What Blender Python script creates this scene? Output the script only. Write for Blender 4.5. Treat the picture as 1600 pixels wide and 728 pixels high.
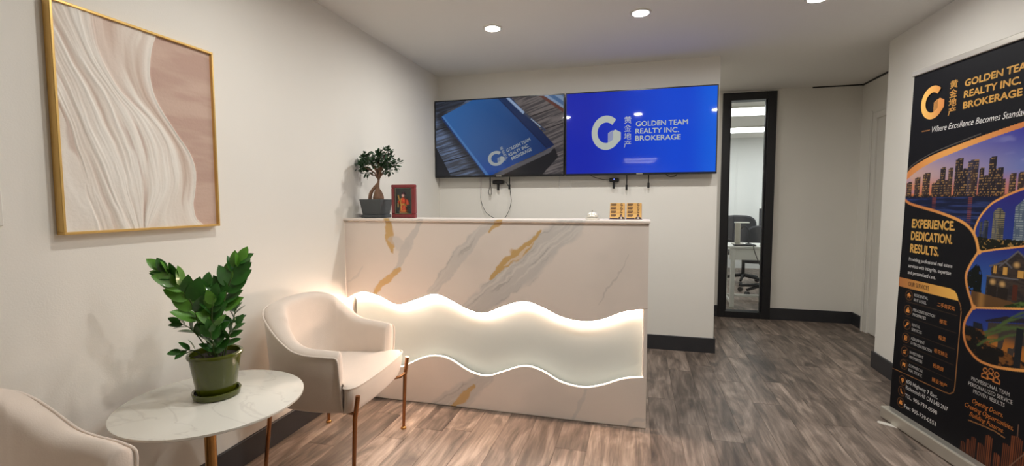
import bpy, math, random
import numpy as np
from mathutils import Vector, Matrix

for o in list(bpy.data.objects):
    bpy.data.objects.remove(o, do_unlink=True)
scene = bpy.context.scene
COL = scene.collection
random.seed(7)
RNG = np.random.default_rng(7)

# ------------------------------------------------------------------ camera, world, exposure
cam_d = bpy.data.cameras.new('camera')
cam = bpy.data.objects.new('camera', cam_d)
COL.objects.link(cam)
cam_d.sensor_width = 36.0
cam_d.lens = 737.84 / 1600 * 36.0
cam_d.clip_start = 0.02
FW = Vector((-0.25699, 0.96404, -0.06765))
RT = Vector((0.96629, 0.25745, -0.00199))
UP = Vector((-0.01550, 0.06588, 0.99771))
cam.matrix_world = Matrix(((RT.x, UP.x, -FW.x, 1.836), (RT.y, UP.y, -FW.y, 0.0),
                           (RT.z, UP.z, -FW.z, 1.2782), (0, 0, 0, 1)))
scene.camera = cam
world = bpy.data.worlds.new('world')
scene.world = world
world.use_nodes = True
world.node_tree.nodes['Background'].inputs[0].default_value = (0.02, 0.02, 0.022, 1)
world.node_tree.nodes['Background'].inputs[1].default_value = 1.0
vs = scene.view_settings
vs.view_transform = 'Standard'
vs.look = 'None'
vs.exposure = 0.0
vs.gamma = 1.0
vs.use_curve_mapping = False

DOWNLIGHT = 460.0      # emission of the recessed ceiling lamps
LED_UP = 120.0         # desk strip under the upper wave
LED_LOW = 5.5         # thin strip on the lower wave
OFFICE = 9.0          # office ceiling panels
STRIP = 85.0          # linear lamps at the far end behind the camera

H = 2.44              # ceiling height
DB = 4.199            # back (television) wall
YD = 2.674            # desk front plane
FARY = 5.57
XR = 3.601

# ------------------------------------------------------------------ helpers
def lin(c):
    c = np.asarray(c, float) / 255.0
    return np.where(c <= 0.04045, c / 12.92, ((c + 0.055) / 1.055) ** 2.4)

def rgb(r, g, b):
    v = lin((r, g, b))
    return (float(v[0]), float(v[1]), float(v[2]), 1.0)

def mat(name, color, rough=0.5, metal=0.0, bump=None, var=None, emis=None, coat=0.0, spec=0.5, sheen=0.0):
    """procedural Principled material; var=(scale, amount) colour mottling, bump=(scale, strength)"""
    m = bpy.data.materials.new(name)
    m.use_nodes = True
    nt = m.node_tree
    b = nt.nodes['Principled BSDF']
    b.inputs['Base Color'].default_value = color
    b.inputs['Roughness'].default_value = rough
    b.inputs['Metallic'].default_value = metal
    b.inputs['Specular IOR Level'].default_value = spec
    b.inputs['Coat Weight'].default_value = coat
    b.inputs['Coat Roughness'].default_value = 0.05
    b.inputs['Sheen Weight'].default_value = sheen
    tc = nt.nodes.new('ShaderNodeTexCoord')
    if var:
        n = nt.nodes.new('ShaderNodeTexNoise')
        n.inputs['Scale'].default_value = var[0]
        n.inputs['Detail'].default_value = 5
        nt.links.new(tc.outputs['Object'], n.inputs['Vector'])
        r = nt.nodes.new('ShaderNodeValToRGB')
        a = var[1]
        r.color_ramp.elements[0].position = 0.3
        r.color_ramp.elements[1].position = 0.7
        r.color_ramp.elements[0].color = tuple(max(0, c * (1 - a)) for c in color[:3]) + (1,)
        r.color_ramp.elements[1].color = tuple(min(1, c * (1 + a)) for c in color[:3]) + (1,)
        nt.links.new(n.outputs['Fac'], r.inputs['Fac'])
        nt.links.new(r.outputs['Color'], b.inputs['Base Color'])
    if bump:
        n2 = nt.nodes.new('ShaderNodeTexNoise')
        n2.inputs['Scale'].default_value = bump[0]
        n2.inputs['Detail'].default_value = 4
        nt.links.new(tc.outputs['Object'], n2.inputs['Vector'])
        bp = nt.nodes.new('ShaderNodeBump')
        bp.inputs['Strength'].default_value = bump[1]
        bp.inputs['Distance'].default_value = 0.01
        nt.links.new(n2.outputs['Fac'], bp.inputs['Height'])
        nt.links.new(bp.outputs['Normal'], b.inputs['Normal'])
    if emis:
        b.inputs['Emission Color'].default_value = emis[0]
        b.inputs['Emission Strength'].default_value = emis[1]
    return m

def mat_attr(name, rough=0.5, emission=0.0, bump=None, coat=0.0, spec=0.5):
    """material whose colour is the printed / veined colour stored on the mesh"""
    m = mat(name, (1, 1, 1, 1), rough, bump=bump, coat=coat, spec=spec)
    nt = m.node_tree
    b = nt.nodes['Principled BSDF']
    a = nt.nodes.new('ShaderNodeAttribute')
    a.attribute_name = 'Col'
    if emission:
        b.inputs['Base Color'].default_value = (0.01, 0.01, 0.012, 1)
        nt.links.new(a.outputs['Color'], b.inputs['Emission Color'])
        b.inputs['Emission Strength'].default_value = emission
    else:
        nt.links.new(a.outputs['Color'], b.inputs['Base Color'])
    return m

def mat_ramp(name, c0, c1, rough=0.5, axis='X', metal=0.0):
    """two-tone printed gradient along the object's own extent"""
    m = mat(name, c0, rough, metal)
    nt = m.node_tree
    tc = nt.nodes.new('ShaderNodeTexCoord')
    sp = nt.nodes.new('ShaderNodeSeparateXYZ')
    r = nt.nodes.new('ShaderNodeValToRGB')
    r.color_ramp.elements[0].color = c0
    r.color_ramp.elements[1].color = c1
    nt.links.new(tc.outputs['Generated'], sp.inputs[0])
    nt.links.new(sp.outputs[axis], r.inputs['Fac'])
    nt.links.new(r.outputs['Color'], nt.nodes['Principled BSDF'].inputs['Base Color'])
    return m

class MB:
    def __init__(s):
        s.v = []; s.f = []
    def add(s, vs, fs):
        o = len(s.v)
        s.v += [tuple(v) for v in vs]
        s.f += [tuple(i + o for i in f) for f in fs]
        return s
    def box(s, x0, y0, z0, x1, y1, z1):
        v = [(x, y, z) for z in (z0, z1) for y in (y0, y1) for x in (x0, x1)]
        return s.add(v, [(0, 2, 3, 1), (4, 5, 7, 6), (0, 1, 5, 4), (2, 6, 7, 3), (0, 4, 6, 2), (1, 3, 7, 5)])
    def cbox(s, x0, y0, z0, x1, y1, z1, c=0.004):
        """box with chamfered edges"""
        xs, ys, zs = (x0, x1), (y0, y1), (z0, z1)
        sg = (1, -1)
        v = []; idx = {}
        for i in (0, 1):
            for j in (0, 1):
                for k in (0, 1):
                    for a in range(3):
                        p = [xs[i] + (0 if a == 0 else sg[i] * c), ys[j] + (0 if a == 1 else sg[j] * c), zs[k] + (0 if a == 2 else sg[k] * c)]
                        idx[(i, j, k, a)] = len(v); v.append(p)
        f = []
        for k in (0, 1):
            q = [idx[(0, 0, k, 2)], idx[(1, 0, k, 2)], idx[(1, 1, k, 2)], idx[(0, 1, k, 2)]]
            f.append(q if k else q[::-1])
            q = [idx[(k, 0, 0, 0)], idx[(k, 1, 0, 0)], idx[(k, 1, 1, 0)], idx[(k, 0, 1, 0)]]
            f.append(q if k else q[::-1])
            q = [idx[(0, k, 0, 1)], idx[(0, k, 1, 1)], idx[(1, k, 1, 1)], idx[(1, k, 0, 1)]]
            f.append(q if k else q[::-1])
        for i in (0, 1):
            for j in (0, 1):
                f.append((idx[(i, j, 0, 0)], idx[(i, j, 1, 0)], idx[(i, j, 1, 1)], idx[(i, j, 0, 1)]))
                f.append((idx[(i, 0, j, 0)], idx[(i, 1, j, 0)], idx[(i, 1, j, 2)], idx[(i, 0, j, 2)]))
                f.append((idx[(0, i, j, 1)], idx[(1, i, j, 1)], idx[(1, i, j, 2)], idx[(0, i, j, 2)]))
                for k in (0, 1):
                    f.append((idx[(i, j, k, 0)], idx[(i, j, k, 1)], idx[(i, j, k, 2)]))
        return s.add(v, f)
    def tube(s, pts, r, n=10, closed=False, cap=True):
        P = [Vector(p) for p in pts]
        rs = r if isinstance(r, (list, tuple)) else [r] * len(P)
        m = len(P)
        nrm = None; rings = []; v = []
        for i, p in enumerate(P):
            if closed:
                t = P[(i + 1) % m] - P[i - 1]
            else:
                t = P[min(i + 1, m - 1)] - P[max(i - 1, 0)]
            t = t.normalized() if t.length > 1e-9 else Vector((0, 0, 1))
            if nrm is None:
                nrm = t.orthogonal().normalized()
            else:
                nrm = nrm - t * nrm.dot(t)
                nrm = nrm.normalized() if nrm.length > 1e-6 else t.orthogonal().normalized()
            b = t.cross(nrm)
            for k in range(n):
                a = 2 * math.pi * k / n
                v.append(p + (nrm * math.cos(a) + b * math.sin(a)) * rs[i])
        f = []
        for i in range(m if closed else m - 1):
            for k in range(n):
                a = i * n + k; b2 = i * n + (k + 1) % n
                j = (i + 1) % m
                f.append((a, b2, j * n + (k + 1) % n, j * n + k))
        if cap and not closed:
            f.append(tuple(range(n))[::-1]); f.append(tuple((m - 1) * n + k for k in range(n)))
        return s.add(v, f)
    def lathe(s, prof, n=40, c=(0, 0)):
        """prof: list of (r, z), revolved about z; closed where r = 0"""
        v = []; f = []; m = len(prof)
        for r, z in prof:
            for k in range(n):
                a = 2 * math.pi * k / n
                v.append((c[0] + r * math.cos(a), c[1] + r * math.sin(a), z))
        for i in range(m - 1):
            for k in range(n):
                f.append((i * n + k, i * n + (k + 1) % n, (i + 1) * n + (k + 1) % n, (i + 1) * n + k))
        return s.add(v, f)
    def prism(s, poly, y0, y1):
        """polygon in XZ extruded from y0 (front) to y1"""
        n = len(poly)
        v = [(x, y0, z) for x, z in poly] + [(x, y1, z) for x, z in poly]
        f = [tuple(range(n)), tuple(range(2 * n - 1, n - 1, -1))]
        f += [(i, i + n, (i + 1) % n + n, (i + 1) % n) for i in range(n)]
        return s.add(v, f)
    def build(s, name, m, parent=None, smooth=False, loc=None, bevel=0):
        me = bpy.data.meshes.new(name)
        me.from_pydata(s.v, [], s.f)
        me.validate()
        me.update()
        return mesh_obj(name, me, m, parent, smooth, loc, bevel)

def mesh_obj(name, me, m, parent=None, smooth=False, loc=None, bevel=0):
    if m and not me.materials:
        me.materials.append(m)
    if smooth:
        me.polygons.foreach_set('use_smooth', [True] * len(me.polygons))
        try:
            me.set_sharp_from_angle(angle=math.radians(40))
        except Exception:
            pass
    o = bpy.data.objects.new(name, me)
    COL.objects.link(o)
    if parent:
        o.parent = parent
    if loc:
        o.location = loc
    if bevel:
        b = o.modifiers.new('bevel', 'BEVEL'); b.width = bevel; b.segments = 2; b.limit_method = 'ANGLE'
    return o

def tag(o, label=None, cat=None, group=None, kind=None):
    if label: o['label'] = label
    if cat: o['category'] = cat
    if group: o['group'] = group
    if kind: o['kind'] = kind
    return o

def thing(name, label, cat, loc=(0, 0, 0), rz=0.0, group=None):
    o = bpy.data.objects.new(name, None)
    COL.objects.link(o)
    o.location = loc; o.rotation_euler = (0, 0, rz); o.empty_display_size = 0.1
    return tag(o, label, cat, group)

def struct(name, mb, m, label=None):
    o = mb.build(name, m)
    return tag(o, label, None, None, 'structure')

def catmull(pts, n=8):
    P = [Vector(p) for p in pts]
    P = [P[0] * 2 - P[1]] + P + [P[-1] * 2 - P[-2]]
    out = []
    for i in range(1, len(P) - 2):
        for k in range(n):
            t = k / n
            a, b, c, d = P[i - 1], P[i], P[i + 1], P[i + 2]
            out.append(0.5 * ((2 * b) + (c - a) * t + (2 * a - 5 * b + 4 * c - d) * t * t + (3 * b - a - 3 * c + d) * t ** 3))
    out.append(P[-2])
    return out

# numpy noise -----------------------------------------------------------------
def vnoise(x, y, seed=0):
    xi = np.floor(x).astype(np.int64); yi = np.floor(y).astype(np.int64)
    fx = x - xi; fy = y - yi
    fx = fx * fx * (3 - 2 * fx); fy = fy * fy * (3 - 2 * fy)
    def h(a, b):
        n = (a * 374761393 + b * 668265263 + seed * 982451653) & 0x7fffffff
        n = ((n ^ (n >> 13)) * 1274126177) & 0x7fffffff
        return ((n ^ (n >> 16)) & 0xffff) / 65535.0
    return (h(xi, yi) * (1 - fx) + h(xi + 1, yi) * fx) * (1 - fy) + (h(xi, yi + 1) * (1 - fx) + h(xi + 1, yi + 1) * fx) * fy

def fbm(x, y, seed=0, oct=4):
    s = 0; a = 0.5
    for i in range(oct):
        s = s + a * vnoise(x * 2 ** i, y * 2 ** i, seed + i * 17); a *= 0.5
    return s / (1 - 0.5 ** oct)

def sstep(a, b, x):
    t = np.clip((x - a) / (b - a), 0, 1)
    return t * t * (3 - 2 * t)

def pdist(x, y, pts):
    """distance to a polyline, signed side and parameter along it"""
    best = np.full(x.shape, 1e9); sgn = np.zeros(x.shape); par = np.zeros(x.shape)
    L = len(pts) - 1
    for i in range(L):
        (ax, ay), (bx, by) = pts[i], pts[i + 1]
        dx, dy = bx - ax, by - ay
        l2 = dx * dx + dy * dy
        t = np.clip(((x - ax) * dx + (y - ay) * dy) / l2, 0, 1)
        d = np.hypot(x - ax - t * dx, y - ay - t * dy)
        k = d < best
        best = np.where(k, d, best)
        sgn = np.where(k, np.sign((x - ax) * dy - (y - ay) * dx), sgn)
        par = np.where(k, (i + t) / L, par)
    return best, sgn, par

def inpoly(x, y, poly):
    r = np.zeros(x.shape, bool)
    n = len(poly)
    for i in range(n):
        (ax, ay), (bx, by) = poly[i], poly[(i + 1) % n]
        c = ((ay > y) != (by > y)) & (x < (bx - ax) * (y - ay) / (by - ay + 1e-12) + ax)
        r ^= c
    return r

def mix(col, c, m):
    return col * (1 - m[..., None]) + np.asarray(c) * m[..., None]

def grid_mesh(name, X, Y, Z, colors=None):
    """quad grid from 2-D arrays; front faces towards -Y when X grows right (axis 1) and Z grows up (axis 0)"""
    h, w = X.shape
    co = np.stack([X, Y, Z], -1).reshape(-1, 3)
    i = np.arange(h * w).reshape(h, w)
    q = np.stack([i[:-1, :-1], i[:-1, 1:], i[1:, 1:], i[1:, :-1]], -1).reshape(-1, 4)
    me = bpy.data.meshes.new(name)
    me.vertices.add(len(co)); me.vertices.foreach_set('co', co.ravel().astype(np.float32))
    me.loops.add(q.size); me.loops.foreach_set('vertex_index', q.ravel().astype(np.int32))
    me.polygons.add(len(q))
    me.polygons.foreach_set('loop_start', (np.arange(len(q)) * 4).astype(np.int32))
    me.polygons.foreach_set('use_smooth', np.ones(len(q), bool))
    me.update(calc_edges=True)
    me.validate()
    if colors is not None:
        a = me.color_attributes.new('Col', 'FLOAT_COLOR', 'POINT')
        c = np.concatenate([colors.reshape(-1, 3), np.ones((h * w, 1))], 1)
        a.data.foreach_set('color', c.ravel().astype(np.float32))
    return me

def text(body, box, m, parent, y=0.0, name='lettering', bold=0.0, depth=0.0004, rot=0.0, align='fill', shear=0.0, label=None):
    """flat lettering fitted to box=(x0, z0, x1, z1) in the parent's XZ plane (front towards -Y)"""
    cu = bpy.data.curves.new('txt', 'FONT')
    cu.body = body; cu.size = 1.0; cu.resolution_u = 3; cu.shear = shear
    cu.fill_mode = 'FRONT'
    tmp = bpy.data.objects.new('txt', cu)
    COL.objects.link(tmp)
    dg = bpy.context.evaluated_depsgraph_get()
    me = bpy.data.meshes.new_from_object(tmp.evaluated_get(dg))
    bpy.data.objects.remove(tmp, do_unlink=True)
    n = len(me.vertices)
    if n == 0:
        return None
    if bold:      # heavier strokes: the outline repeated with small shifts
        import bmesh
        bm = bmesh.new(); bm.from_mesh(me)
        g0 = list(bm.verts) + list(bm.edges) + list(bm.faces)
        e = bold * 1.7
        for dx, dy in ((e, 0), (-e, 0), (0, e), (0, -e)):
            d = bmesh.ops.duplicate(bm, geom=g0)
            bmesh.ops.translate(bm, vec=(dx, dy, 0), verts=[v for v in d['geom'] if isinstance(v, bmesh.types.BMVert)])
        bm.to_mesh(me); bm.free()
        n = len(me.vertices)
    co = np.empty(n * 3, np.float32); me.vertices.foreach_get('co', co); co = co.reshape(-1, 3)
    lo = co.min(0); hi = co.max(0)
    x0, z0, x1, z1 = box
    u = (co[:, 0] - lo[0]) / max(hi[0] - lo[0], 1e-6) * (x1 - x0)
    w = (co[:, 1] - lo[1]) / max(hi[1] - lo[1], 1e-6) * (z1 - z0)
    c, s = math.cos(rot), math.sin(rot)
    out = np.stack([x0 + u * c - w * s, np.full(n, y), z0 + u * s + w * c], 1)
    me.vertices.foreach_set('co', out.astype(np.float32).ravel())
    me.update()
    me.materials.clear()
    o = mesh_obj(name, me, m, parent)
    if label: o['label'] = label
    return o

def g_logo(parent, cx, cz, rx, rz, m, y=0.0, rot=0.0, name='logo'):
    """letter G whose crossbar is a small tower block with hatched side"""
    mb = MB()
    def T(px, pz):
        c, s = math.cos(rot), math.sin(rot)
        a, b = px * rx, pz * rz
        return (cx + a * c - b * s, y, cz + a * s + b * c)
    n = 44; ri = 0.60
    a0, a1 = math.radians(48), math.radians(322)
    v = []; f = []
    for i in range(n + 1):
        a = a0 + (a1 - a0) * i / n
        v += [T(math.cos(a), math.sin(a)), T(ri * math.cos(a), ri * math.sin(a))]
    for i in range(n):
        f.append((2 * i, 2 * i + 1, 2 * i + 3, 2 * i + 2))
    mb.add(v, f)
    pol = [(0.28, 0.0), (0.62, 0.17), (1.0, 0.0), (1.0, -0.42), (0.79, -0.63), (0.42, -0.50), (0.28, -0.56)]
    tower = [(0.62, 0.17), (1.0, 0.0), (1.0, -0.42), (0.79, -0.63), (0.46, -0.42), (0.46, 0.09)]
    mb.add([T(*p) for p in tower], [tuple(range(len(tower)))[::-1]])
    for k in range(8):
        z = -0.62 + k * 0.077
        mb.add([T(0.12, z), T(0.45, z + 0.17), T(0.45, z + 0.215), T(0.12, z + 0.045)], [(0, 1, 2, 3)])
    return mb.build(name, m, parent)

def copy_tree(o, parent=None):
    c = o.copy(); COL.objects.link(c)
    if parent: c.parent = parent
    for ch in list(o.children):
        copy_tree(ch, c)
    return c

# ------------------------------------------------------------------ shared materials
M_WALL = mat('wall_paint', rgb(234, 230, 221), 0.75, bump=(180, 0.05), var=(2.5, 0.012), spec=0.25)
M_CEIL = mat('ceiling_paint', rgb(234, 231, 225), 0.85, bump=(160, 0.05), spec=0.2)
M_BASE = mat('charcoal_paint', rgb(48, 48, 51), 0.45, var=(6, 0.08))
M_TRIMW = mat('white_trim', rgb(225, 221, 212), 0.45)
M_BLACK = mat('black_plastic', rgb(20, 20, 22), 0.35)
M_FRAMEB = mat('black_frame', rgb(30, 30, 33), 0.4)
M_BRASS = mat('brushed_brass', rgb(196, 150, 92), 0.24, 1.0, bump=(120, 0.04))
M_ROSE = mat('rose_brass', rgb(176, 124, 84), 0.25, 1.0, bump=(120, 0.04))
M_GOLDF = mat('gold_frame', rgb(224, 186, 112), 0.36, 0.7, bump=(60, 0.05))
M_ALU = mat('aluminium', rgb(205, 200, 188), 0.35, 0.7)
M_WHITE = mat('white_laminate', rgb(228, 226, 220), 0.4)
M_DARKG = mat('dark_grey_fabric', rgb(62, 62, 66), 0.85, bump=(200, 0.2))
M_CABLE = mat('black_rubber', rgb(24, 24, 25), 0.5)

def lamp_mat(name, col, s):
    return mat(name, (0.8, 0.8, 0.8, 1), 0.5, emis=(col, s))
M_LAMP = lamp_mat('downlight_lens', (1.0, 0.985, 0.955, 1), DOWNLIGHT)
M_LEDU = lamp_mat('warm_led_strip', (1.0, 0.71, 0.545, 1), LED_UP)
M_LEDL = lamp_mat('warm_led_line', (1.0, 0.84, 0.68, 1), LED_LOW)
M_PANEL = lamp_mat('office_light_panel', (0.97, 0.99, 1.0, 1), OFFICE)
M_STRIPL = lamp_mat('linear_lamp', (1.0, 0.96, 0.90, 1), STRIP)

# wood ------------------------------------------------------------------------
def wood_material():
    m = bpy.data.materials.new('walnut_plank')
    m.use_nodes = True
    nt = m.node_tree; N = nt.nodes; L = nt.links
    b = N['Principled BSDF']
    tc = N.new('ShaderNodeTexCoord'); oi = N.new('ShaderNodeObjectInfo')
    mul = N.new('ShaderNodeVectorMath'); mul.operation = 'SCALE'
    cmb = N.new('ShaderNodeCombineXYZ')
    sc = N.new('ShaderNodeMath'); sc.operation = 'MULTIPLY'; sc.inputs[1].default_value = 37.0
    L.new(oi.outputs['Random'], sc.inputs[0])
    for k in range(3): L.new(sc.outputs[0], cmb.inputs[k])
    add = N.new('ShaderNodeVectorMath'); add.operation = 'ADD'
    L.new(tc.outputs['Object'], add.inputs[0]); L.new(cmb.outputs[0], add.inputs[1])
    def noise(scale, stretch, detail, dist):
        mp = N.new('ShaderNodeMapping'); mp.inputs['Scale'].default_value = stretch
        L.new(add.outputs[0], mp.inputs['Vector'])
        n = N.new('ShaderNodeTexNoise'); n.inputs['Scale'].default_value = scale
        n.inputs['Detail'].default_value = detail; n.inputs['Distortion'].default_value = dist
        L.new(mp.outputs[0], n.inputs['Vector'])
        return n
    big = noise(4.2, (1.7, 0.42, 1), 5, 2.2)
    fine = noise(11, (4.4, 0.28, 1), 8, 1.3)
    r1 = N.new('ShaderNodeValToRGB')
    e = r1.color_ramp.elements
    e[0].position = 0.30; e[0].color = rgb(86, 77, 70)
    e[1].position = 0.72; e[1].color = rgb(170, 154, 141)
    x = e.new(0.5); x.color = rgb(128, 114, 103)
    L.new(big.outputs['Fac'], r1.inputs['Fac'])
    r2 = N.new('ShaderNodeValToRGB')
    r2.color_ramp.elements[0].position = 0.34; r2.color_ramp.elements[0].color = (0.45, 0.43, 0.42, 1)
    r2.color_ramp.elements[1].position = 0.66; r2.color_ramp.elements[1].color = (1.25, 1.22, 1.2, 1)
    L.new(fine.outputs['Fac'], r2.inputs['Fac'])
    mx = N.new('ShaderNodeMix'); mx.data_type = 'RGBA'; mx.blend_type = 'MULTIPLY'
    mx.inputs[0].default_value = 0.58
    L.new(r1.outputs['Color'], mx.inputs[6]); L.new(r2.outputs['Color'], mx.inputs[7])
    # plank to plank difference
    vr = N.new('ShaderNodeMapRange')
    vr.inputs['To Min'].default_value = 0.64; vr.inputs['To Max'].default_value = 1.22
    L.new(oi.outputs['Random'], vr.inputs['Value'])
    hs = N.new('ShaderNodeHueSaturation')
    L.new(mx.outputs[2], hs.inputs['Color']); L.new(vr.outputs[0], hs.inputs['Value'])
    L.new(hs.outputs['Color'], b.inputs['Base Color'])
    b.inputs['Roughness'].default_value = 0.42
    b.inputs['Specular IOR Level'].default_value = 0.45
    bp = N.new('ShaderNodeBump'); bp.inputs['Strength'].default_value = 0.12; bp.inputs['Distance'].default_value = 0.004
    L.new(fine.outputs['Fac'], bp.inputs['Height']); L.new(bp.outputs[0], b.inputs['Normal'])
    return m
M_WOOD = wood_material()

# ------------------------------------------------------------------ the setting
XE = 4.0      # far recess side wall
Y0 = -6.6     # rear end of the room
OFFY = 9.72   # office end wall
floor = struct('floor', MB().box(-0.3, Y0 - 0.1, -0.12, 6.6, OFFY + 0.2, -0.0025), M_WOOD)
PW = 0.160
plank_cache = {}
x = 0.0; row = 0
while x < XE - 0.01:
    y = 0.75 - random.random() * 0.9
    while y < FARY + 0.05:
        ln = random.choice((0.62, 0.9, 1.2, 1.2))
        y1 = min(y + ln, FARY + 0.05)
        if y1 - y > 0.05 and not (x > XR + 0.02 and y1 < 4.1):
            key = (round(y1 - y, 3), round(min(PW, XE - x), 3))
            if key not in plank_cache:
                w_, l_ = key[1], key[0]
                c = 0.0012
                mb = MB().cbox(0.0006, 0.0006, -0.012, w_ - 0.0006, l_ - 0.0006, 0.0, c)
                plank_cache[key] = mb.build('plank', M_WOOD, floor, loc=(x, y, 0)).data
            else:
                mesh_obj('plank', plank_cache[key], None, floor, loc=(x, y, 0))
        y = y1
    x += PW; row += 1

struct('ceiling', MB().box(-0.3, Y0 - 0.1, H, 6.6, OFFY + 0.2, H + 0.12), M_CEIL)
struct('wall_left', MB().box(-0.12, Y0, -0.1, 0.0, FARY, H), M_WALL)
struct('wall_back', MB().box(0.0, DB, -0.1, 2.463, DB + 0.13, H), M_WALL)
struct('wall_right', MB().box(XR, Y0, -0.1, XE, 4.141, H), M_WALL)
struct('wall_recess', MB().box(XE, 4.0, -0.1, XE + 0.12, FARY, H), M_WALL)
WX0, WX1, WZ1 = 2.70, 3.222, 2.42      # dark framed sidelight in the far wall
wf = MB().box(-0.12, FARY, -0.1, WX0, FARY + 0.12, H).box(WX1, FARY, -0.1, XE + 0.12, FARY + 0.12, H).box(WX0, FARY, WZ1, WX1, FARY + 0.12, H)
struct('wall_far', wf, M_WALL)
struct('wall_rear', MB().box(-0.12, Y0 - 0.12, -0.1, XE, Y0, H), M_WALL)
M_OFFW = mat('office_wall_paint', rgb(232, 233, 231), 0.8, spec=0.2)
struct('wall_office_end', MB().box(1.6, OFFY, -0.1, 6.4, OFFY + 0.12, H), M_OFFW)
struct('wall_office_left', MB().box(1.6, FARY + 0.12, -0.1, 1.72, OFFY, H), M_OFFW)
struct('wall_office_right', MB().box(6.3, FARY + 0.12, -0.1, 6.42, OFFY, H), M_OFFW)
struct('wall_office_front', MB().box(XE + 0.12, FARY, -0.1, 6.42, FARY + 0.12, H), M_OFFW)

BH = 0.125
struct('baseboard_left', MB().cbox(0.0, Y0, 0.0, 0.015, DB, BH, 0.002), M_BASE)
struct('baseboard_back', MB().cbox(0.015, DB - 0.015, 0.0, 2.478, DB, BH, 0.002).cbox(2.463, DB, 0, 2.478, DB + 0.13, BH, 0.002), M_BASE)
struct('baseboard_right', MB().cbox(XR - 0.015, Y0, 0.0, XR, 4.156, BH, 0.002).cbox(XR, 4.141, 0, XE, 4.156, BH, 0.002), M_BASE)
struct('baseboard_far', MB().cbox(WX1, FARY - 0.015, 0.0, XE - 0.012, FARY, BH, 0.002).cbox(1.9, FARY - 0.015, 0.0, WX0, FARY, BH, 0.002), M_BASE)
struct('baseboard_recess', MB().cbox(XE - 0.015, 5.29, 0.0, XE, FARY, BH, 0.002), M_BASE)
# black strips standing in for the dark of the shadow gap along the recess ceiling
struct('shadow_gap_strip', MB().box(3.55, FARY - 0.006, H - 0.012, XE, FARY, H).box(XE - 0.006, 4.2, H - 0.016, XE, FARY, H), M_BLACK)
# white door casing and door at the recess
casing = MB().cbox(XE - 0.03, 5.19, 0, XE, 5.285, 2.10, 0.004).cbox(XE - 0.042, 5.255, 0, XE - 0.03, 5.285, 2.12, 0.003).cbox(XE - 0.03, 4.28, 2.04, XE, 5.19, 2.10, 0.004).cbox(XE - 0.03, 4.2, 0, XE, 4.28, 2.10, 0.004)
d1 = struct('door_1', MB().cbox(XE - 0.012, 4.28, 0.01, XE - 0.002, 5.19, 2.04, 0.002), M_TRIMW)
casing.build('door_casing', M_TRIMW, d1)
MB().tube([(XE - 0.012, 4.36, 1.0), (XE - 0.055, 4.36, 1.0), (XE - 0.06, 4.37, 1.0), (XE - 0.06, 4.48, 1.0)], 0.009, 8).build('door_handle', M_ALU, d1, True)

# sidelight window
glass = bpy.data.materials.new('clear_glass')
glass.use_nodes = True
nt = glass.node_tree
for n_ in list(nt.nodes): nt.nodes.remove(n_)
go = nt.nodes.new('ShaderNodeOutputMaterial'); gm = nt.nodes.new('ShaderNodeMixShader')
gt = nt.nodes.new('ShaderNodeBsdfTransparent'); gg = nt.nodes.new('ShaderNodeBsdfGlossy'); gf = nt.nodes.new('ShaderNodeFresnel')
gg.inputs['Roughness'].default_value = 0.01
gf.inputs['IOR'].default_value = 1.45
gt.inputs['Color'].default_value = (0.94, 0.96, 0.95, 1)
nt.links.new(gf.outputs[0], gm.inputs[0]); nt.links.new(gt.outputs[0], gm.inputs[1]); nt.links.new(gg.outputs[0], gm.inputs[2])
nt.links.new(gm.outputs[0], go.inputs[0])
w1 = struct('window_1', MB().box(WX0, FARY + 0.045, 0.0, WX1, FARY + 0.1, 0.012), M_FRAMEB)
fr = MB()
fr.cbox(WX0, FARY - 0.025, 0.0, WX0 + 0.075, FARY + 0.11, WZ1, 0.003).cbox(WX1 - 0.085, FARY - 0.025, 0.0, WX1, FARY + 0.11, WZ1, 0.003)
fr.cbox(WX0 + 0.075, FARY - 0.025, WZ1 - 0.08, WX1 - 0.085, FARY + 0.11, WZ1, 0.003).cbox(WX0 + 0.075, FARY - 0.025, 0.0, WX1 - 0.085, FARY + 0.11, 0.065, 0.003)
fr.build('window_frame', M_FRAMEB, w1)
bd = MB().cbox(WX1 - 0.10, FARY + 0.0, 0.065, WX1 - 0.085, FARY + 0.03, WZ1 - 0.08, 0.002).cbox(WX0 + 0.075, FARY, 0.065, WX0 + 0.088, FARY + 0.03, WZ1 - 0.08, 0.002)
bd.build('glazing_bead', M_FRAMEB, w1)
MB().box(WX0 + 0.06, FARY + 0.03, 0.05, WX1 - 0.07, FARY + 0.036, WZ1 - 0.065).build('pane', glass, w1)

# ------------------------------------------------------------------ ceiling lamps
def downlight(x, y, label):
    t = thing('downlight', label, 'ceiling light', (x, y, H), group='round recessed downlights')
    MB().lathe([(0.046, -0.001), (0.050, -0.008), (0.062, -0.007), (0.066, 0.0)], 36).build('trim_ring', M_TRIMW, t, True)
    MB().lathe([(0.0, -0.0045), (0.047, -0.0045)], 36).build('lens', M_LAMP, t)
    return t
for (x, y, l) in ((0.872, 3.12, 'round recessed downlight over the reception desk, nearest the picture wall'),
                  (1.833, 3.11, 'round recessed downlight over the reception desk, middle one of its row'),
                  (2.815, 3.16, 'round recessed downlight over the dark wood walkway beside the desk'),
                  (0.86, 1.57, 'round recessed downlight over the seating in front of the painting'),
                  (1.82, 1.56, 'round recessed downlight over the open floor facing the desk'),
                  (2.78, 1.62, 'round recessed downlight over the floor facing the roll-up banner')):
    downlight(x, y, l)
downlight(1.75, 4.92, 'added unseen downlight over the passage behind the television wall')  # lamp out of view, added to light the far wall
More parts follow.
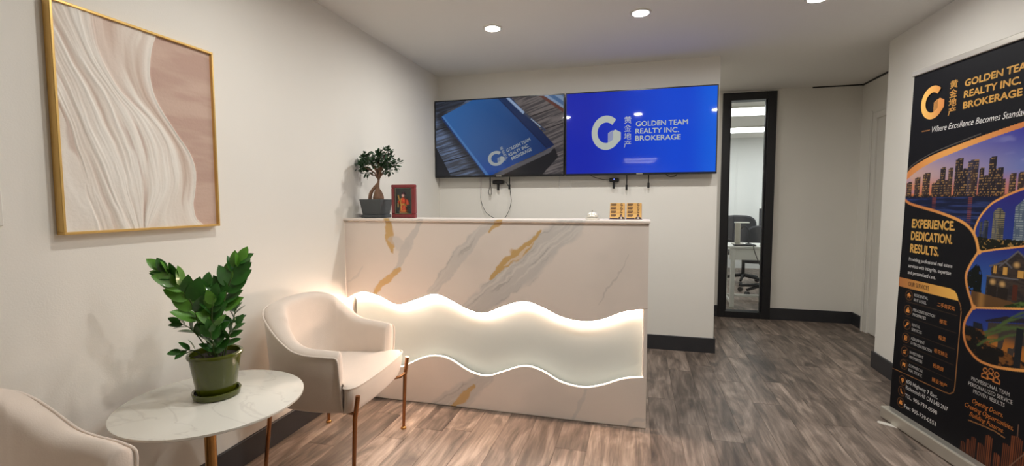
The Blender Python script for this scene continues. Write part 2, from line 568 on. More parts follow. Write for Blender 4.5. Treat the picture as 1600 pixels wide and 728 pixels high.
for y, where in ((-5.1, 'further from the rear wall'), (-6.1, 'close to the rear wall')):
    t = thing('linear_lamp', 'slim linear ceiling lamp ' + where, 'ceiling light', (1.87, y, H), group='linear lamps at the rear')
    MB().cbox(-0.45, -0.03, -0.045, 0.45, 0.03, 0, 0.004).build('housing', M_TRIMW, t)
    MB().box(-0.43, -0.013, -0.047, 0.43, 0.013, -0.0455).build('diffuser', M_STRIPL, t)
for (x, y, where) in ((3.15, 6.76, 'above the white office desk'), (3.25, 8.5, 'towards the far office table'), (4.9, 6.76, 'over the office side nearer the front wall'), (4.9, 8.5, 'over the far office corner')):
    t = thing('ceiling_panel_light', 'flat rectangular ceiling light panel ' + where, 'ceiling light', (x, y, H), group='office ceiling panels')
    MB().cbox(-0.61, -0.31, -0.02, 0.61, 0.31, 0, 0.004).build('housing', M_TRIMW, t)
    MB().box(-0.58, -0.28, -0.0225, 0.58, 0.28, -0.0205).build('diffuser', M_PANEL, t)

# ------------------------------------------------------------------ reception desk
UPW = [(0.004, 0.645), (0.064, 0.677), (0.134, 0.693), (0.248, 0.668), (0.371, 0.623), (0.493, 0.66), (0.622, 0.702), (0.727, 0.672), (0.851, 0.616), (0.952, 0.603), (1.071, 0.652), (1.197, 0.687), (1.302, 0.659), (1.414, 0.61), (1.542, 0.59), (1.648, 0.608), (1.77, 0.659), (1.896, 0.684)]
LOW = [(0.004, 0.25), (0.13, 0.302), (0.25, 0.272), (0.371, 0.222), (0.42, 0.233), (0.53, 0.288), (0.627, 0.312), (0.723, 0.298), (0.847, 0.235), (0.96, 0.214), (1.07, 0.252), (1.197, 0.297), (1.303, 0.278), (1.416, 0.222), (1.545, 0.203), (1.653, 0.227), (1.775, 0.276), (1.896, 0.296)]
def wave(pts):
    c = catmull([(a, 0, b) for a, b in pts], 14)
    return np.array([p.x for p in c]), np.array([p.z for p in c])
UX, UZ = wave(UPW); LX, LZ = wave(LOW)

def marble(x, z):
    wx = x + 0.05 * (fbm(x * 5, z * 5, 3) - 0.5) + 0.028 * (fbm(x * 26, z * 26, 9) - 0.5)
    wz = z + 0.05 * (fbm(x * 5, z * 5, 31) - 0.5) + 0.028 * (fbm(x * 26, z * 26, 19) - 0.5)
    col = np.ones(x.shape + (3,)) * lin((233, 222, 212))
    col = mix(col, lin((214, 205, 196)), 0.5 * sstep(0.5, 0.75, fbm(x * 2.2, z * 2.2, 5)))
    GREY = lin((206, 201, 195)); GOLD = lin((208, 170, 106)); DK = lin((150, 146, 142))
    def vein(pts, w, c, op=1.0, taper=0.4):
        nonlocal col
        d, s, p = pdist(wx, wz, pts)
        ww = w * (1 - taper * np.abs(2 * p - 1)) * (0.55 + 0.9 * fbm(x * 7, z * 7, int(w * 1e4)))
        m = op * sstep(1.15, 0.75, d / np.maximum(ww, 1e-4))
        col = mix(col, c, m)
        return d, s, m
    # big diagonal vein with streaks
    def streaked(pts, w, op):
        nonlocal col
        d, s, m = vein(pts, w, GREY, op)
        sd = d * s
        st = fbm(sd * 75 + 3 * fbm(x * 4, z * 4, 41), (x + z) * 2.2, 11)
        col = mix(col, lin((222, 216, 208)), m * sstep(0.45, 0.30, st))
        col = mix(col, DK, m * 0.45 * sstep(0.66, 0.76, st))
    streaked([(1.50, 1.17), (1.32, 1.018), (1.188, 0.884), (1.032, 0.755), (0.85, 0.60)], 0.105, 0.9)
    vein([(1.29, 1.10), (1.19, 0.985), (1.092, 0.905), (0.985, 0.825)], 0.040, GOLD, 0.95, 0.8)
    vein([(1.25, 1.04), (1.17, 0.95), (1.08, 0.885)], 0.012, lin((233, 222, 212)), 0.6, 0.8)
    streaked([(1.02, 1.18), (0.874, 1.027), (0.792, 0.948), (0.729, 0.868), (0.60, 0.715)], 0.042, 0.75)
    vein([(1.06, 1.18), (0.985, 1.085)], 0.022, GOLD, 0.9, 0.5)
    vein([(0.312, 1.18), (0.318, 1.07), (0.345, 0.965)], 0.038, GOLD, 0.95, 0.5)
    vein([(0.345, 1.03), (0.40, 1.005), (0.45, 1.0)], 0.04, GREY, 0.55)
    vein([(0.55, 1.17), (0.478, 1.038), (0.444, 0.978), (0.42, 0.898), (0.37, 0.82)], 0.032, GREY, 0.75)
    vein([(0.40, 0.84), (0.34, 0.80), (0.284, 0.761), (0.215, 0.68)], 0.024, GOLD, 0.9)
    vein([(0.13, 0.85), (0.09, 0.80), (0.02, 0.75)], 0.008, GREY, 0.45)
    vein([(1.80, 0.98), (1.70, 0.815), (1.63, 0.69)], 0.004, DK, 0.25)
    streaked([(0.97, 0.20), (0.784, 0.089), (0.58, -0.02)], 0.075, 0.8)
    vein([(0.875, 0.145), (0.74, 0.0)], 0.022, GOLD, 0.85)
    vein([(1.556, 0.19), (1.527, 0.082), (1.48, -0.01)], 0.014, GREY, 0.7)
    vein([(1.90, 0.075), (1.845, 0.05), (1.81, 0.0)], 0.012, GREY, 0.7)
    return col
M_MARBLE = mat_attr('gold_veined_marble', 0.32, coat=0.15)
M_NICHE = mat('niche_white', rgb(208, 219, 217), 0.45)

desk = thing('reception_desk', 'white marble-look reception desk with gold veins and glowing wavy light niche', 'desk', (0.0, YD, 0.0))
DT = 1.1695
def panel(name, zlo, zhi, n):
    """slab whose lower or upper edge follows a wave; front grid carries the veins"""
    xs = np.linspace(0.0008, 1.896, 480)
    lo = zlo(xs); hi = zhi(xs)
    t = np.linspace(0, 1, n)[:, None]
    Z = lo[None, :] * (1 - t) + hi[None, :] * t
    X = np.repeat(xs[None, :], n, 0)
    Yf = np.zeros_like(X)
    # wrap: back edge rows give the slab its thickness
    th = 0.02
    X2 = np.concatenate([X[:1], X[:1], X, X[-1:], X[-1:]], 0)
    Z2 = np.concatenate([Z[:1], Z[:1], Z, Z[-1:], Z[-1:]], 0)
    Y2 = np.concatenate([Yf[:1] + th, Yf[:1] + 0.0005, Yf, Yf[:1] + 0.0005, Yf[:1] + th], 0)
    col = marble(X2, Z2)
    me = grid_mesh(name, X2, Y2, Z2, col)
    o = mesh_obj(name, me, M_MARBLE, desk)
    return o
panel('upper_panel', lambda x: np.interp(x, UX, UZ), lambda x: np.full_like(x, DT - 0.019), 130)
panel('lower_panel', lambda x: np.full_like(x, 0.002), lambda x: np.interp(x, LX, LZ), 70)
# counter slab
xs = np.linspace(-0.0, 1.902, 480) + 0.0005
ys = [0.26, 0.20, 0.06, -0.0125, -0.014, -0.014, -0.013, 0.25]
zs = [DT, DT, DT, DT, DT - 0.0015, DT - 0.0145, DT - 0.016, DT - 0.016]
Xc = np.repeat(xs[None], 8, 0); Yc = np.repeat(np.array(ys)[:, None], 480, 1); Zc = np.repeat(np.array(zs)[:, None], 480, 1)
ctop = mesh_obj('countertop', grid_mesh('countertop', Xc[::-1], Yc[::-1], Zc[::-1], marble(Xc[::-1], np.minimum(Zc[::-1], DT) + (Yc[::-1] + 0.014) * 0.8)), M_MARBLE, desk)
MB().cbox(1.88, -0.0135, DT - 0.0159, 1.9022, 0.26, DT - 0.0003, 0.002).build('countertop_end', mat('counter_end', rgb(222, 215, 206), 0.35), desk)
ND = 0.065
MB().cbox(0.03, ND, 0.10, 1.878, ND + 0.018, 0.95, 0.002).build('niche_panel', M_NICHE, desk)
sp = MB().box(1.878, 0.0205, 0.0, 1.896, 0.26, DT - 0.0165).box(1.878, 0.001, 0.20, 1.896, 0.0205, 0.70)
sp.build('end_panel', mat('end_panel_white', rgb(226, 218, 210), 0.4), desk)
MB().box(0.001, 0.0205, 0.70, 0.018, 0.26, DT - 0.0165).build('end_panel', M_WHITE, desk)  # unseen filler, added to stop strip light leaking along the wall
MB().box(0.001, 0.0205, 0.0, 0.018, 0.26, 0.20).build('end_panel', M_WHITE, desk)
MB().cbox(1.8715, 0.012, 0.25, 1.8778, ND, 0.72, 0.001).build('niche_edge_strip', M_WHITE, desk)
MB().box(0.02, ND + 0.0185, 0.0, 1.8775, ND + 0.03, DT - 0.018).build('carcass_back', M_WHITE, desk)
MB().cbox(0.005, ND + 0.031, 0.70, 1.8775, 0.60, 0.72, 0.002).build('worktop', M_WHITE, desk)
for a_ in (0.005, 1.8595):
    MB().cbox(a_, 0.2605, 0.0, a_ + 0.018, 0.59, 0.6995, 0.002).build('worktop_support', M_WHITE, desk)
def led(name, X, Z, y, dz, r, m, x0=0.03, x1=1.87):
    sel = (X > x0) & (X < x1)
    pts = [(a, y, b + dz) for a, b in zip(X[sel], Z[sel])]
    return MB().tube(pts, r, 8).build(name, m, desk, True)
o = led('led_strip', UX, UZ, ND - 0.001, -0.015, 0.011, M_LEDU, 0.032, 1.868)
o['label'] = 'warm glowing light strip behind the upper wave'
o = led('led_strip', LX, LZ, 0.010, 0.0020, 0.0024, M_LEDL, 0.01, 1.885)
o['label'] = 'thin warm light line on the lower wave'

# ------------------------------------------------------------------ televisions
M_SCREENTXT = mat('screen_silver', (0.01, 0.01, 0.01, 1), 0.12, emis=(rgb(178, 184, 176), 0.9))
M_SCREENTX2 = mat('screen_dim_silver', (0.01, 0.01, 0.01, 1), 0.12, emis=(rgb(150, 156, 158), 0.8))
M_BEZEL = mat('tv_bezel', rgb(16, 17, 20), 0.3)

def television(x0, x1, label, paint, nx, nz):
    z0, z1 = 1.495, 2.197
    t = thing('television', label, 'television', (x0, DB - 0.10, z0), group='wall-mounted televisions')
    w, h = x1 - x0, z1 - z0
    MB().cbox(0.0, 0.004, 0.0, w, 0.05, h, 0.004).cbox(w * 0.15, 0.05, h * 0.06, w * 0.85, 0.075, h * 0.7, 0.006).build('housing', M_BEZEL, t)
    e = 0.009; eb = 0.016
    MB().box(0, -0.002, 0, w, 0.004, eb).box(0, -0.002, h - e, w, 0.004, h).box(0, -0.002, eb, e, 0.004, h - e).box(w - e, -0.002, eb, w, 0.004, h - e).build('bezel', M_BEZEL, t)
    MB().box(w * 0.25, 0.0755, h * 0.25, w * 0.75, 0.0995, h * 0.55).build('wall_bracket', M_BLACK, t)
    MB().box(w * 0.49, -0.003, 0.004, w * 0.53, -0.0021, 0.011).build('maker_badge', M_ALU, t)
    X, Z = np.meshgrid(np.linspace(e, w - e, nx), np.linspace(eb, h - e, nz))
    col = paint(X + x0, Z + z0)
    me = grid_mesh('screen', X, np.zeros_like(X), Z, col)
    s = mesh_obj('screen', me, M_SCREEN, t)
    return t, s
M_SCREEN = mat_attr('lit_screen', 0.035, emission=0.88, spec=0.35)

def paint_notebook(x, z):
    # grey-blue table planks, seen at an angle
    ang = math.radians(14)
    a = x * math.cos(ang) - z * math.sin(ang)
    b = x * math.sin(ang) * -1 + z * math.cos(ang)
    g = fbm(a * 5, b * 85, 3) * 0.6 + fbm(a * 16, b * 200, 8) * 0.4
    col = np.ones(x.shape + (3,)) * lin((62, 66, 76))
    col = mix(col, lin((104, 122, 156)), sstep(0.35, 0.70, g))
    col = mix(col, lin((34, 38, 48)), sstep(0.62, 0.75, fbm(a * 3, b * 60, 15)) * 0.8)
    right = sstep(0.55, 0.75, x)
    colr = mix(np.ones(x.shape + (3,)) * lin((66, 62, 64)), lin((112, 104, 102)), sstep(0.35, 0.7, fbm(x * 6 + z * 3, (z - x * 0.35) * 90, 5)))
    col = col * (1 - right[..., None]) + colr * right[..., None]
    for c0 in (1.93, 1.62, 1.50):
        d = np.abs(z - (c0 + 0.22 * x))
        col = mix(col, lin((20, 22, 28)), sstep(0.008, 0.004, d) * (x < 0.62))
    for c0 in (1.78, 1.93):
        d = np.abs(z - (c0 + 0.28 * (x - 0.6)))
        col = mix(col, lin((34, 30, 32)), sstep(0.006, 0.003, d) * (x > 0.8))
    # dark corner bottom-left and soft contact shade of the printed notebook
    col = mix(col, lin((26, 28, 33)), 1.0 * inpoly(x, z, [(-0.1, 1.80), (0.02, 1.77), (0.17, 1.49), (-0.1, 1.4)]))
    col = mix(col, lin((22, 24, 30)), inpoly(x, z, [(0.0, 2.22), (0.0, 2.10), (0.09, 2.09), (0.27, 2.15), (0.36, 2.22)]) * 0.75)
    dsh, _, _ = pdist(x, z, [(0.075, 2.045), (0.50, 1.50)])
    col = mix(col, lin((24, 24, 28)), sstep(0.10, 0.02, dsh) * 0.85)
    col = mix(col, lin((26, 26, 29)), 1.0 * inpoly(x, z, [(0.56, 1.49), (1.13, 1.735), (1.16, 1.66), (1.0, 1.49)]))
    # page block and cover
    col = mix(col, lin((88, 86, 90)), 1.0 * inpoly(x, z, [(0.54, 1.497), (1.127, 1.75), (1.09, 1.70), (0.62, 1.495)]))
    book = [(0.075, 2.057), (0.40, 2.20), (0.73, 2.20), (1.125, 1.765), (1.10, 1.745), (0.52, 1.497), (0.50, 1.51)]
    k = inpoly(x, z, book)
    u = np.clip((x - 0.1) * 0.9 + (2.0 - z) * 0.25, 0, 1)
    c1 = lin((44, 102, 170)); c2 = lin((16, 40, 92))
    bc = c1 * (1 - u[..., None]) + c2 * u[..., None]
    bc = mix(bc, lin((20, 66, 158)), 0.6 * sstep(1.75, 1.5, z))
    d1, _, _ = pdist(x, z, [(0.62, 2.19), (0.98, 1.82), (1.06, 1.74)])
    bc = mix(bc, lin((12, 28, 66)), sstep(0.006, 0.003, d1))
    bc = mix(bc, lin((14, 28, 64)), 0.75 * inpoly(x, z, [(0.62, 2.2), (0.74, 2.2), (1.14, 1.76), (1.05, 1.74)]))
    d2, _, _ = pdist(x, z, [(0.085, 2.045), (0.52, 1.50)])
    bc = mix(bc, lin((84, 138, 200)), sstep(0.012, 0.005, np.abs(d2 - 0.006)) * 0.6)
    col = np.where(k[..., None], bc, col)
    d3, _, _ = pdist(x, z, [(0.08, 2.04), (0.51, 1.50)])
    col = mix(col, lin((20, 50, 104)), sstep(0.012, 0.006, d3) * (~k))
    # pen and tablet corner
    d4, _, _ = pdist(x, z, [(0.705, 2.19), (0.85, 2.052)])
    col = mix(col, lin((150, 172, 206)), sstep(0.014, 0.008, d4))
    d5, _, _ = pdist(x, z, [(0.86, 2.045), (1.04, 1.895)])
    col = mix(col, lin((52, 62, 84)), sstep(0.012, 0.006, d5))
    d6, _, _ = pdist(x, z, [(0.92, 1.995), (1.0, 1.925)])
    col = mix(col, lin((160, 176, 200)), sstep(0.005, 0.002, d6))
    tab = inpoly(x, z, [(0.96, 2.21), (1.23, 2.02), (1.23, 2.21)])
    col = mix(col, lin((96, 56, 46)), 1.0 * tab)
    tab2 = inpoly(x, z, [(1.0, 2.21), (1.23, 2.055), (1.23, 2.21)])
    tc = mix(np.ones(x.shape + (3,)) * lin((72, 104, 146)), lin((176, 196, 216)), sstep(0.3, 0.7, np.sin((x + z * 1.4) * 60) * 0.5 + 0.5) * 0.4)
    col = np.where(tab2[..., None], tc, col)
    return np.clip(col * 0.8, 0, 1)
tv1, scr1 = television(0.006, 1.2125, 'wall television showing a blue notebook on grey wooden planks', paint_notebook, 340, 196)
RB = math.radians(24)
def on_tv(tv, px, pz):
    return px - tv.location.x, pz - tv.location.z
gx, gz = on_tv(tv1, 0.598, 1.66)
g_logo(scr1, gx, gz, 0.078, 0.066, M_SCREENTX2, -0.0012, math.radians(8), 'logo')
for body, (px, pz), w, h in (('GOLDEN TEAM', (0.700, 1.712), 0.235, 0.028), ('REALTY INC.', (0.720, 1.673), 0.20, 0.028), ('BROKERAGE', (0.745, 1.640), 0.20, 0.028)):
    ax, az = on_tv(tv1, px, pz)
    text(body, (ax, az, ax + w, az + h), M_SCREENTX2, scr1, -0.0012, bold=0.012, rot=RB)
for ch, (px, pz) in zip('黄金地产', ((0.640, 1.728), (0.655, 1.698), (0.671, 1.668), (0.687, 1.638))):
    ax, az = on_tv(tv1, px, pz)
    text(ch, (ax, az, ax + 0.030, az + 0.030), M_SCREENTX2, scr1, -0.0012, rot=RB)

def paint_blue(x, z):
    u = np.clip((x - 1.24) / 1.2, 0, 1); v = np.clip((z - 1.5) / 0.7, 0, 1)
    c = np.ones(x.shape + (3,)) * lin((12, 34, 172))
    c = mix(c, lin((0, 70, 214)), sstep(0.1, 0.75, u))
    c = mix(c, lin((10, 104, 232)), 0.7 * sstep(0.8, 1.0, u))
    return c
tv2, scr2 = television(1.2225, 2.4395, 'wall television showing a silver G logo on bright blue', paint_blue, 60, 36)
gx, gz = on_tv(tv2, 1.567, 1.850)
g_logo(scr2, gx, gz, 0.121, 0.143, M_SCREENTXT, -0.0012)
def tvtext(b, x0, z0, x1, z1, bold=0.0):
    a, c = on_tv(tv2, x0, z0); d, e = on_tv(tv2, x1, z1)
    text(b, (a, c, d, e), M_SCREENTXT, scr2, -0.0012, bold=bold)
tvtext('GOLDEN TEAM', 1.808, 1.893, 2.215, 1.935, 0.011)
tvtext('REALTY INC.', 1.806, 1.833, 2.148, 1.875, 0.011)
tvtext('BROKERAGE', 1.805, 1.775, 2.163, 1.817, 0.011)
for k, ch in enumerate('黄金地产'):
    tvtext(ch, 1.714, 1.920 - k * 0.0665, 1.772, 1.978 - k * 0.0665)

# cables, sensors and hangers under the televisions -----------------------------
CY = DB - 0.03
def cable(pts, label, r=0.0032, y=CY, cat='cable', m=None):
    p = catmull([(a, y if len(q) < 1 else q[0], b) for a, b, *q in pts], 8)
    return tag(MB().tube(p, r, 8).build('cable', m or M_CABLE, smooth=True), label, cat)
cable([(0.429, 1.50), (0.428, 1.38), (0.429, 1.28), (0.465, 1.188), (0.511, 1.145), (0.565, 1.119), (0.612, 1.112), (0.656, 1.124), (0.693, 1.182), (0.716, 1.261), (0.715, 1.319), (0.706, 1.405), (0.705, 1.50)],
      'thin black cable hanging in a loop below the notebook television', 0.0026)
def plug_cable(x, z0, z1, label, y=CY):
    t = thing('plug_cable', label, 'cable', (x, y, z1), group='plugs dangling under the televisions')
    MB().tube([(0, 0, z0 - z1 + 0.01), (0.0005, 0, (z0 - z1) * 0.6), (0, 0, 0.052)], 0.0045, 8).build('cord', M_CABLE, t, True)
    MB().cbox(-0.009, -0.006, 0.012, 0.009, 0.006, 0.055, 0.002).build('plug_body', M_BLACK, t)
    MB().cbox(-0.006, -0.003, 0.0, 0.006, 0.003, 0.012, 0.001).build('plug_tip', M_ALU, t)
plug_cable(1.739, 1.50, 1.36, 'black cable with plug below the blue television, next to the sensor')
plug_cable(1.918, 1.50, 1.375, 'black cable with plug below the blue television, further from the sensor')
plug_cable(0.705, 1.50, 1.372, 'black cable with plug beside the hanging loop', CY - 0.012)
t = thing('looped_cord', 'short black cord tied in a loop below the notebook television', 'cord', (0.516, CY, 1.33), group=None)
MB().tube([(0.002, 0, 0.17), (0.002, 0, 0.09)], 0.0055, 8).build('cord', M_CABLE, t, True)
MB().tube(catmull([(0.002, 0, 0.095), (-0.014, 0, 0.035), (-0.006, 0, 0.005), (0.004, 0, 0.002), (0.014, 0, 0.03), (0.004, 0, 0.095)], 6), 0.0028, 8).build('loop', M_CABLE, t, True)
MB().cbox(-0.009, -0.005, -0.012, 0.009, 0.005, 0.004, 0.002).build('connector', M_ALU, t)
def sensor(x, z, w, cord, label, glow):
    t = thing('wall_sensor', label, 'sensor', (x, CY, z), group='T-shaped sensors under the televisions')
    MB().cbox(-w / 2, -0.02, -0.016, w / 2, 0.028, 0.016, 0.006).build('sensor_bar', M_BLACK, t)
    MB().cbox(-0.012, -0.01, -0.075, 0.008, 0.012, -0.016, 0.003).build('stem', M_BLACK, t)
    MB().tube(catmull(cord, 8), 0.0026, 8).build('cord', M_CABLE, t, True)
    if glow:
        MB().lathe([(0, 0), (0.004, 0.0), (0.004, 0.004), (0, 0.004)], 10).build('indicator_lamp', mat('blue_indicator', (0, 0, 0, 1), 0.4, emis=((0.15, 0.2, 1, 1), 3.0)), t).matrix_local = Matrix.Translation((0.0, -0.0205, 0.006)) @ Matrix.Rotation(math.radians(90), 4, 'X')
sensor(0.597, 1.450, 0.105, [(0.05, 0, 0.003), (0.075, 0, -0.005), (0.098, -0.002, -0.04)], 'black T-shaped sensor with curled cord below the notebook television', False)
sensor(1.634, 1.456, 0.082, [(-0.04, 0, 0.0), (-0.09, 0, 0.005), (-0.15, 0, 0.02), (-0.21, 0, 0.045)], 'black T-shaped sensor with blue lamp below the blue television', True)
cable([(2.05, 1.505), (2.075, 1.484), (2.101, 1.478), (2.13, 1.483), (2.15, 1.505)], 'short sagging black cable at the underside of the blue television', 0.0035)
for x, l in ((1.1565, 'thin white rod on the wall below the notebook television'), (1.2615, 'thin white rod on the wall below the blue television')):
    tag(MB().tube([(x, DB - 0.004, 1.50), (x, DB - 0.004, 1.385)], 0.0032, 8).build('hanging_rod', M_WHITE, smooth=True), l, 'rod')

# ------------------------------------------------------------------ painting
P0, P1, PZ0, PZ1 = 1.105, 1.702, 1.170, 1.926
pw, ph = P1 - P0, PZ1 - PZ0
pt = thing('framed_painting', 'abstract relief painting of cream folds beside dusty pink in thin gold frame', 'painting', (0.0, P0, PZ0), math.radians(90))
FD = 0.034
f_ = 0.009
for nm, b in (('frame_rail', (0, 0, pw, f_)), ('frame_rail', (0, ph - f_, pw, ph)), ('frame_stile', (0, f_, f_, ph - f_)), ('frame_stile', (pw - f_, f_, pw, ph - f_))):
    MB().cbox(b[0], -FD, b[1], b[2], -0.001, b[3], 0.0015).build(nm, M_GOLDF, pt)
BND = [(0.59, 0.0), (0.56, 0.07), (0.541, 0.158), (0.54, 0.239), (0.58, 0.347), (0.694, 0.483), (0.80, 0.596), (0.838, 0.701), (0.825, 0.812), (0.808, 0.883), (0.825, 0.96), (0.88, 1.0)]
BL = [(0.22, 0.0), (0.238, 0.163), (0.344, 0.321), (0.557, 0.482), (0.623, 0.643), (0.613, 0.78), (0.52, 0.90), (0.46, 1.0)]
AL = [(0.02, 0.0), (0.139, 0.215), (0.267, 0.364), (0.364, 0.567), (0.411, 0.753), (0.435, 1.0)]
CL = [(-0.12, 0.0), (0.024, 0.267), (0.121, 0.475), (0.225, 0.699), (0.304, 0.881), (0.36, 1.0)]
DL = [(-0.30, 0.0), (0.0, 0.44), (0.076, 0.65), (0.126, 0.85), (0.151, 1.0)]
def curve_at(pts, v):
    c = catmull([(a, b, 0) for a, b in pts], 12)
    return np.interp(v, [p.y for p in c], [p.x for p in c])
nu, nv = 300, 380
U, V = np.meshgrid(np.linspace(0, 1, nu), np.linspace(1, 0, nv))
rows_v = V[:, 0]
keys = np.stack([curve_at(c, rows_v) for c in (DL, CL, AL, BL, BND)], 1)
keys = np.concatenate([keys[:, :1] - 0.5, keys], 1)
keys = np.maximum.accumulate(keys + np.arange(6) * 1e-4, 1)
PHI = np.zeros_like(U)
for r in range(nv):
    PHI[r] = np.interp(U[r], keys[r], [-1, 0, 1, 2, 3, 4.0])
bnd = curve_at(BND, rows_v)[:, None]
pink = sstep(-0.002, 0.003, U - bnd)
wob = fbm(U * 3, V * 3, 21) * 0.35
q_ = PHI + wob
h1 = fbm(q_ * 1.7, V * 1.0, 2, 3)
h2 = fbm(q_ * 4.6, V * 1.8, 4, 3)
h3 = fbm(q_ * 13.0, V * 3.0, 6, 2)
ridge = 1 - np.abs(2 * h1 - 1); ridge2 = 1 - np.abs(2 * h2 - 1)
rel = 0.55 * ridge ** 2 + 0.3 * ridge2 ** 2 + 0.15 * h3
C_ = np.ones(U.shape + (3,)) * lin((226, 216, 204))
C_ = mix(C_, lin((236, 230, 220)), sstep(0.5, 0.8, rel))
C_ = mix(C_, lin((196, 174, 158)), 0.9 * sstep(0.50, 0.24, rel))
C_ = mix(C_, lin((186, 160, 146)), 0.6 * sstep(0.70, 0.82, h2) * sstep(3.9, 3.2, PHI))
blush = fbm(PHI * 1.3 + 5, V * 1.4, 33)
C_ = mix(C_, lin((212, 186, 170)), 0.55 * sstep(0.5, 0.7, blush) * sstep(3.7, 3.0, PHI))
C_ = mix(C_, lin((238, 232, 222)), 0.8 * sstep(3.72, 3.95, PHI))
pk = mix(np.ones(U.shape + (3,)) * lin((200, 173, 157)), lin((188, 158, 143)), sstep(0.35, 0.65, fbm(U * 2, V * 14, 8)))
C_ = C_ * (1 - pink[..., None]) + pk * pink[..., None]
relief = 0.0095 * rel * (1 - pink) + 0.002 * sstep(0.02, 0.0, np.abs(U - bnd)) + 0.0006 * fbm(U * 3, V * 60, 12) * pink
Xp = f_ + U * (pw - 2 * f_); Zp = f_ + (1 - V) * (ph - 2 * f_)
cv = mesh_obj('canvas', grid_mesh('canvas', Xp, -(FD - 0.013) - relief, Zp, C_), mat_attr('plaster_painting', 0.7, bump=(90, 0.12), spec=0.3), pt)
MB().box(f_, -(FD - 0.014), f_, pw - f_, -0.002, ph - f_).build('backing_board', M_WHITE, pt)

# light switch at the edge of the picture wall
sw = thing('light_switch', 'white light switch plate on the wall near the painting', 'switch', (0.0, 0.905, 1.207), math.radians(90))
MB().cbox(0, -0.007, 0, 0.066, -0.0002, 0.106, 0.002).build('cover_plate', M_TRIMW, sw)
MB().cbox(0.022, -0.011, 0.028, 0.044, -0.007, 0.078, 0.002).build('rocker', M_WHITE, sw)

# ------------------------------------------------------------------ side table
TX, TY, TH = 0.350, 1.343, 0.56
tb = thing('side_table', 'round white marble-topped side table on brass pedestal between armchairs', 'table', (TX, TY, 0))
def table_marble():
    m = mat('white_marble_top', rgb(230, 227, 216), 0.16, coat=0.3)
    nt = m.node_tree; b = nt.nodes['Principled BSDF']
    tc = nt.nodes.new('ShaderNodeTexCoord'); mp = nt.nodes.new('ShaderNodeMapping')
    mp.inputs['Rotation'].default_value = (0, 0, math.radians(22)); mp.inputs['Scale'].default_value = (1.0, 2.6, 1.0)
    n = nt.nodes.new('ShaderNodeTexNoise'); n.inputs['Scale'].default_value = 2.3; n.inputs['Detail'].default_value = 8; n.inputs['Distortion'].default_value = 0.9
    n.noise_dimensions = '3D'
    r = nt.nodes.new('ShaderNodeValToRGB'); e = r.color_ramp.elements
    e[0].position = 0.485; e[0].color = rgb(230, 227, 216); e[1].position = 0.515; e[1].color = rgb(230, 227, 216)
    k = e.new(0.50); k.color = rgb(217, 213, 203)
    nt.links.new(tc.outputs['Object'], mp.inputs[0]); nt.links.new(mp.outputs[0], n.inputs['Vector'])
    nt.links.new(n.outputs['Fac'], r.inputs['Fac']); nt.links.new(r.outputs['Color'], b.inputs['Base Color'])
    return m
R_ = 0.300
MB().lathe([(0, TH), (R_ - 0.003, TH), (R_, TH - 0.002), (R_, TH - 0.009), (R_ - 0.003, TH - 0.011), (0, TH - 0.011)], 96).build('tabletop', table_marble(), tb, True)
MB().lathe([(0, TH - 0.0115), (0.11, TH - 0.0115), (0.11, TH - 0.017), (0, TH - 0.017)], 48, (-0.008, -0.01)).build('support_plate', M_BRASS, tb, True)
MB().lathe([(0.0, TH - 0.0175), (0.019, TH - 0.0175), (0.019, 0.262), (0.0, 0.262)], 24, (-0.012, -0.012)).build('stem', M_BRASS, tb, True)
MB().lathe([(0.0, 0.261), (0.066, 0.261), (0.072, 0.254), (0.150, 0.012), (0.150, 0.0), (0.0, 0.0)], 56, (-0.012, -0.012)).build('cone_base', M_BRASS, tb, True)

# ------------------------------------------------------------------ armchairs
M_VELV = mat('blush_velvet', rgb(219, 206, 193), 0.85, bump=(260, 0.10), var=(7, 0.03), sheen=0.35, spec=0.2)
M_PIPE = mat('blush_piping', rgb(226, 214, 202), 0.8, spec=0.2)

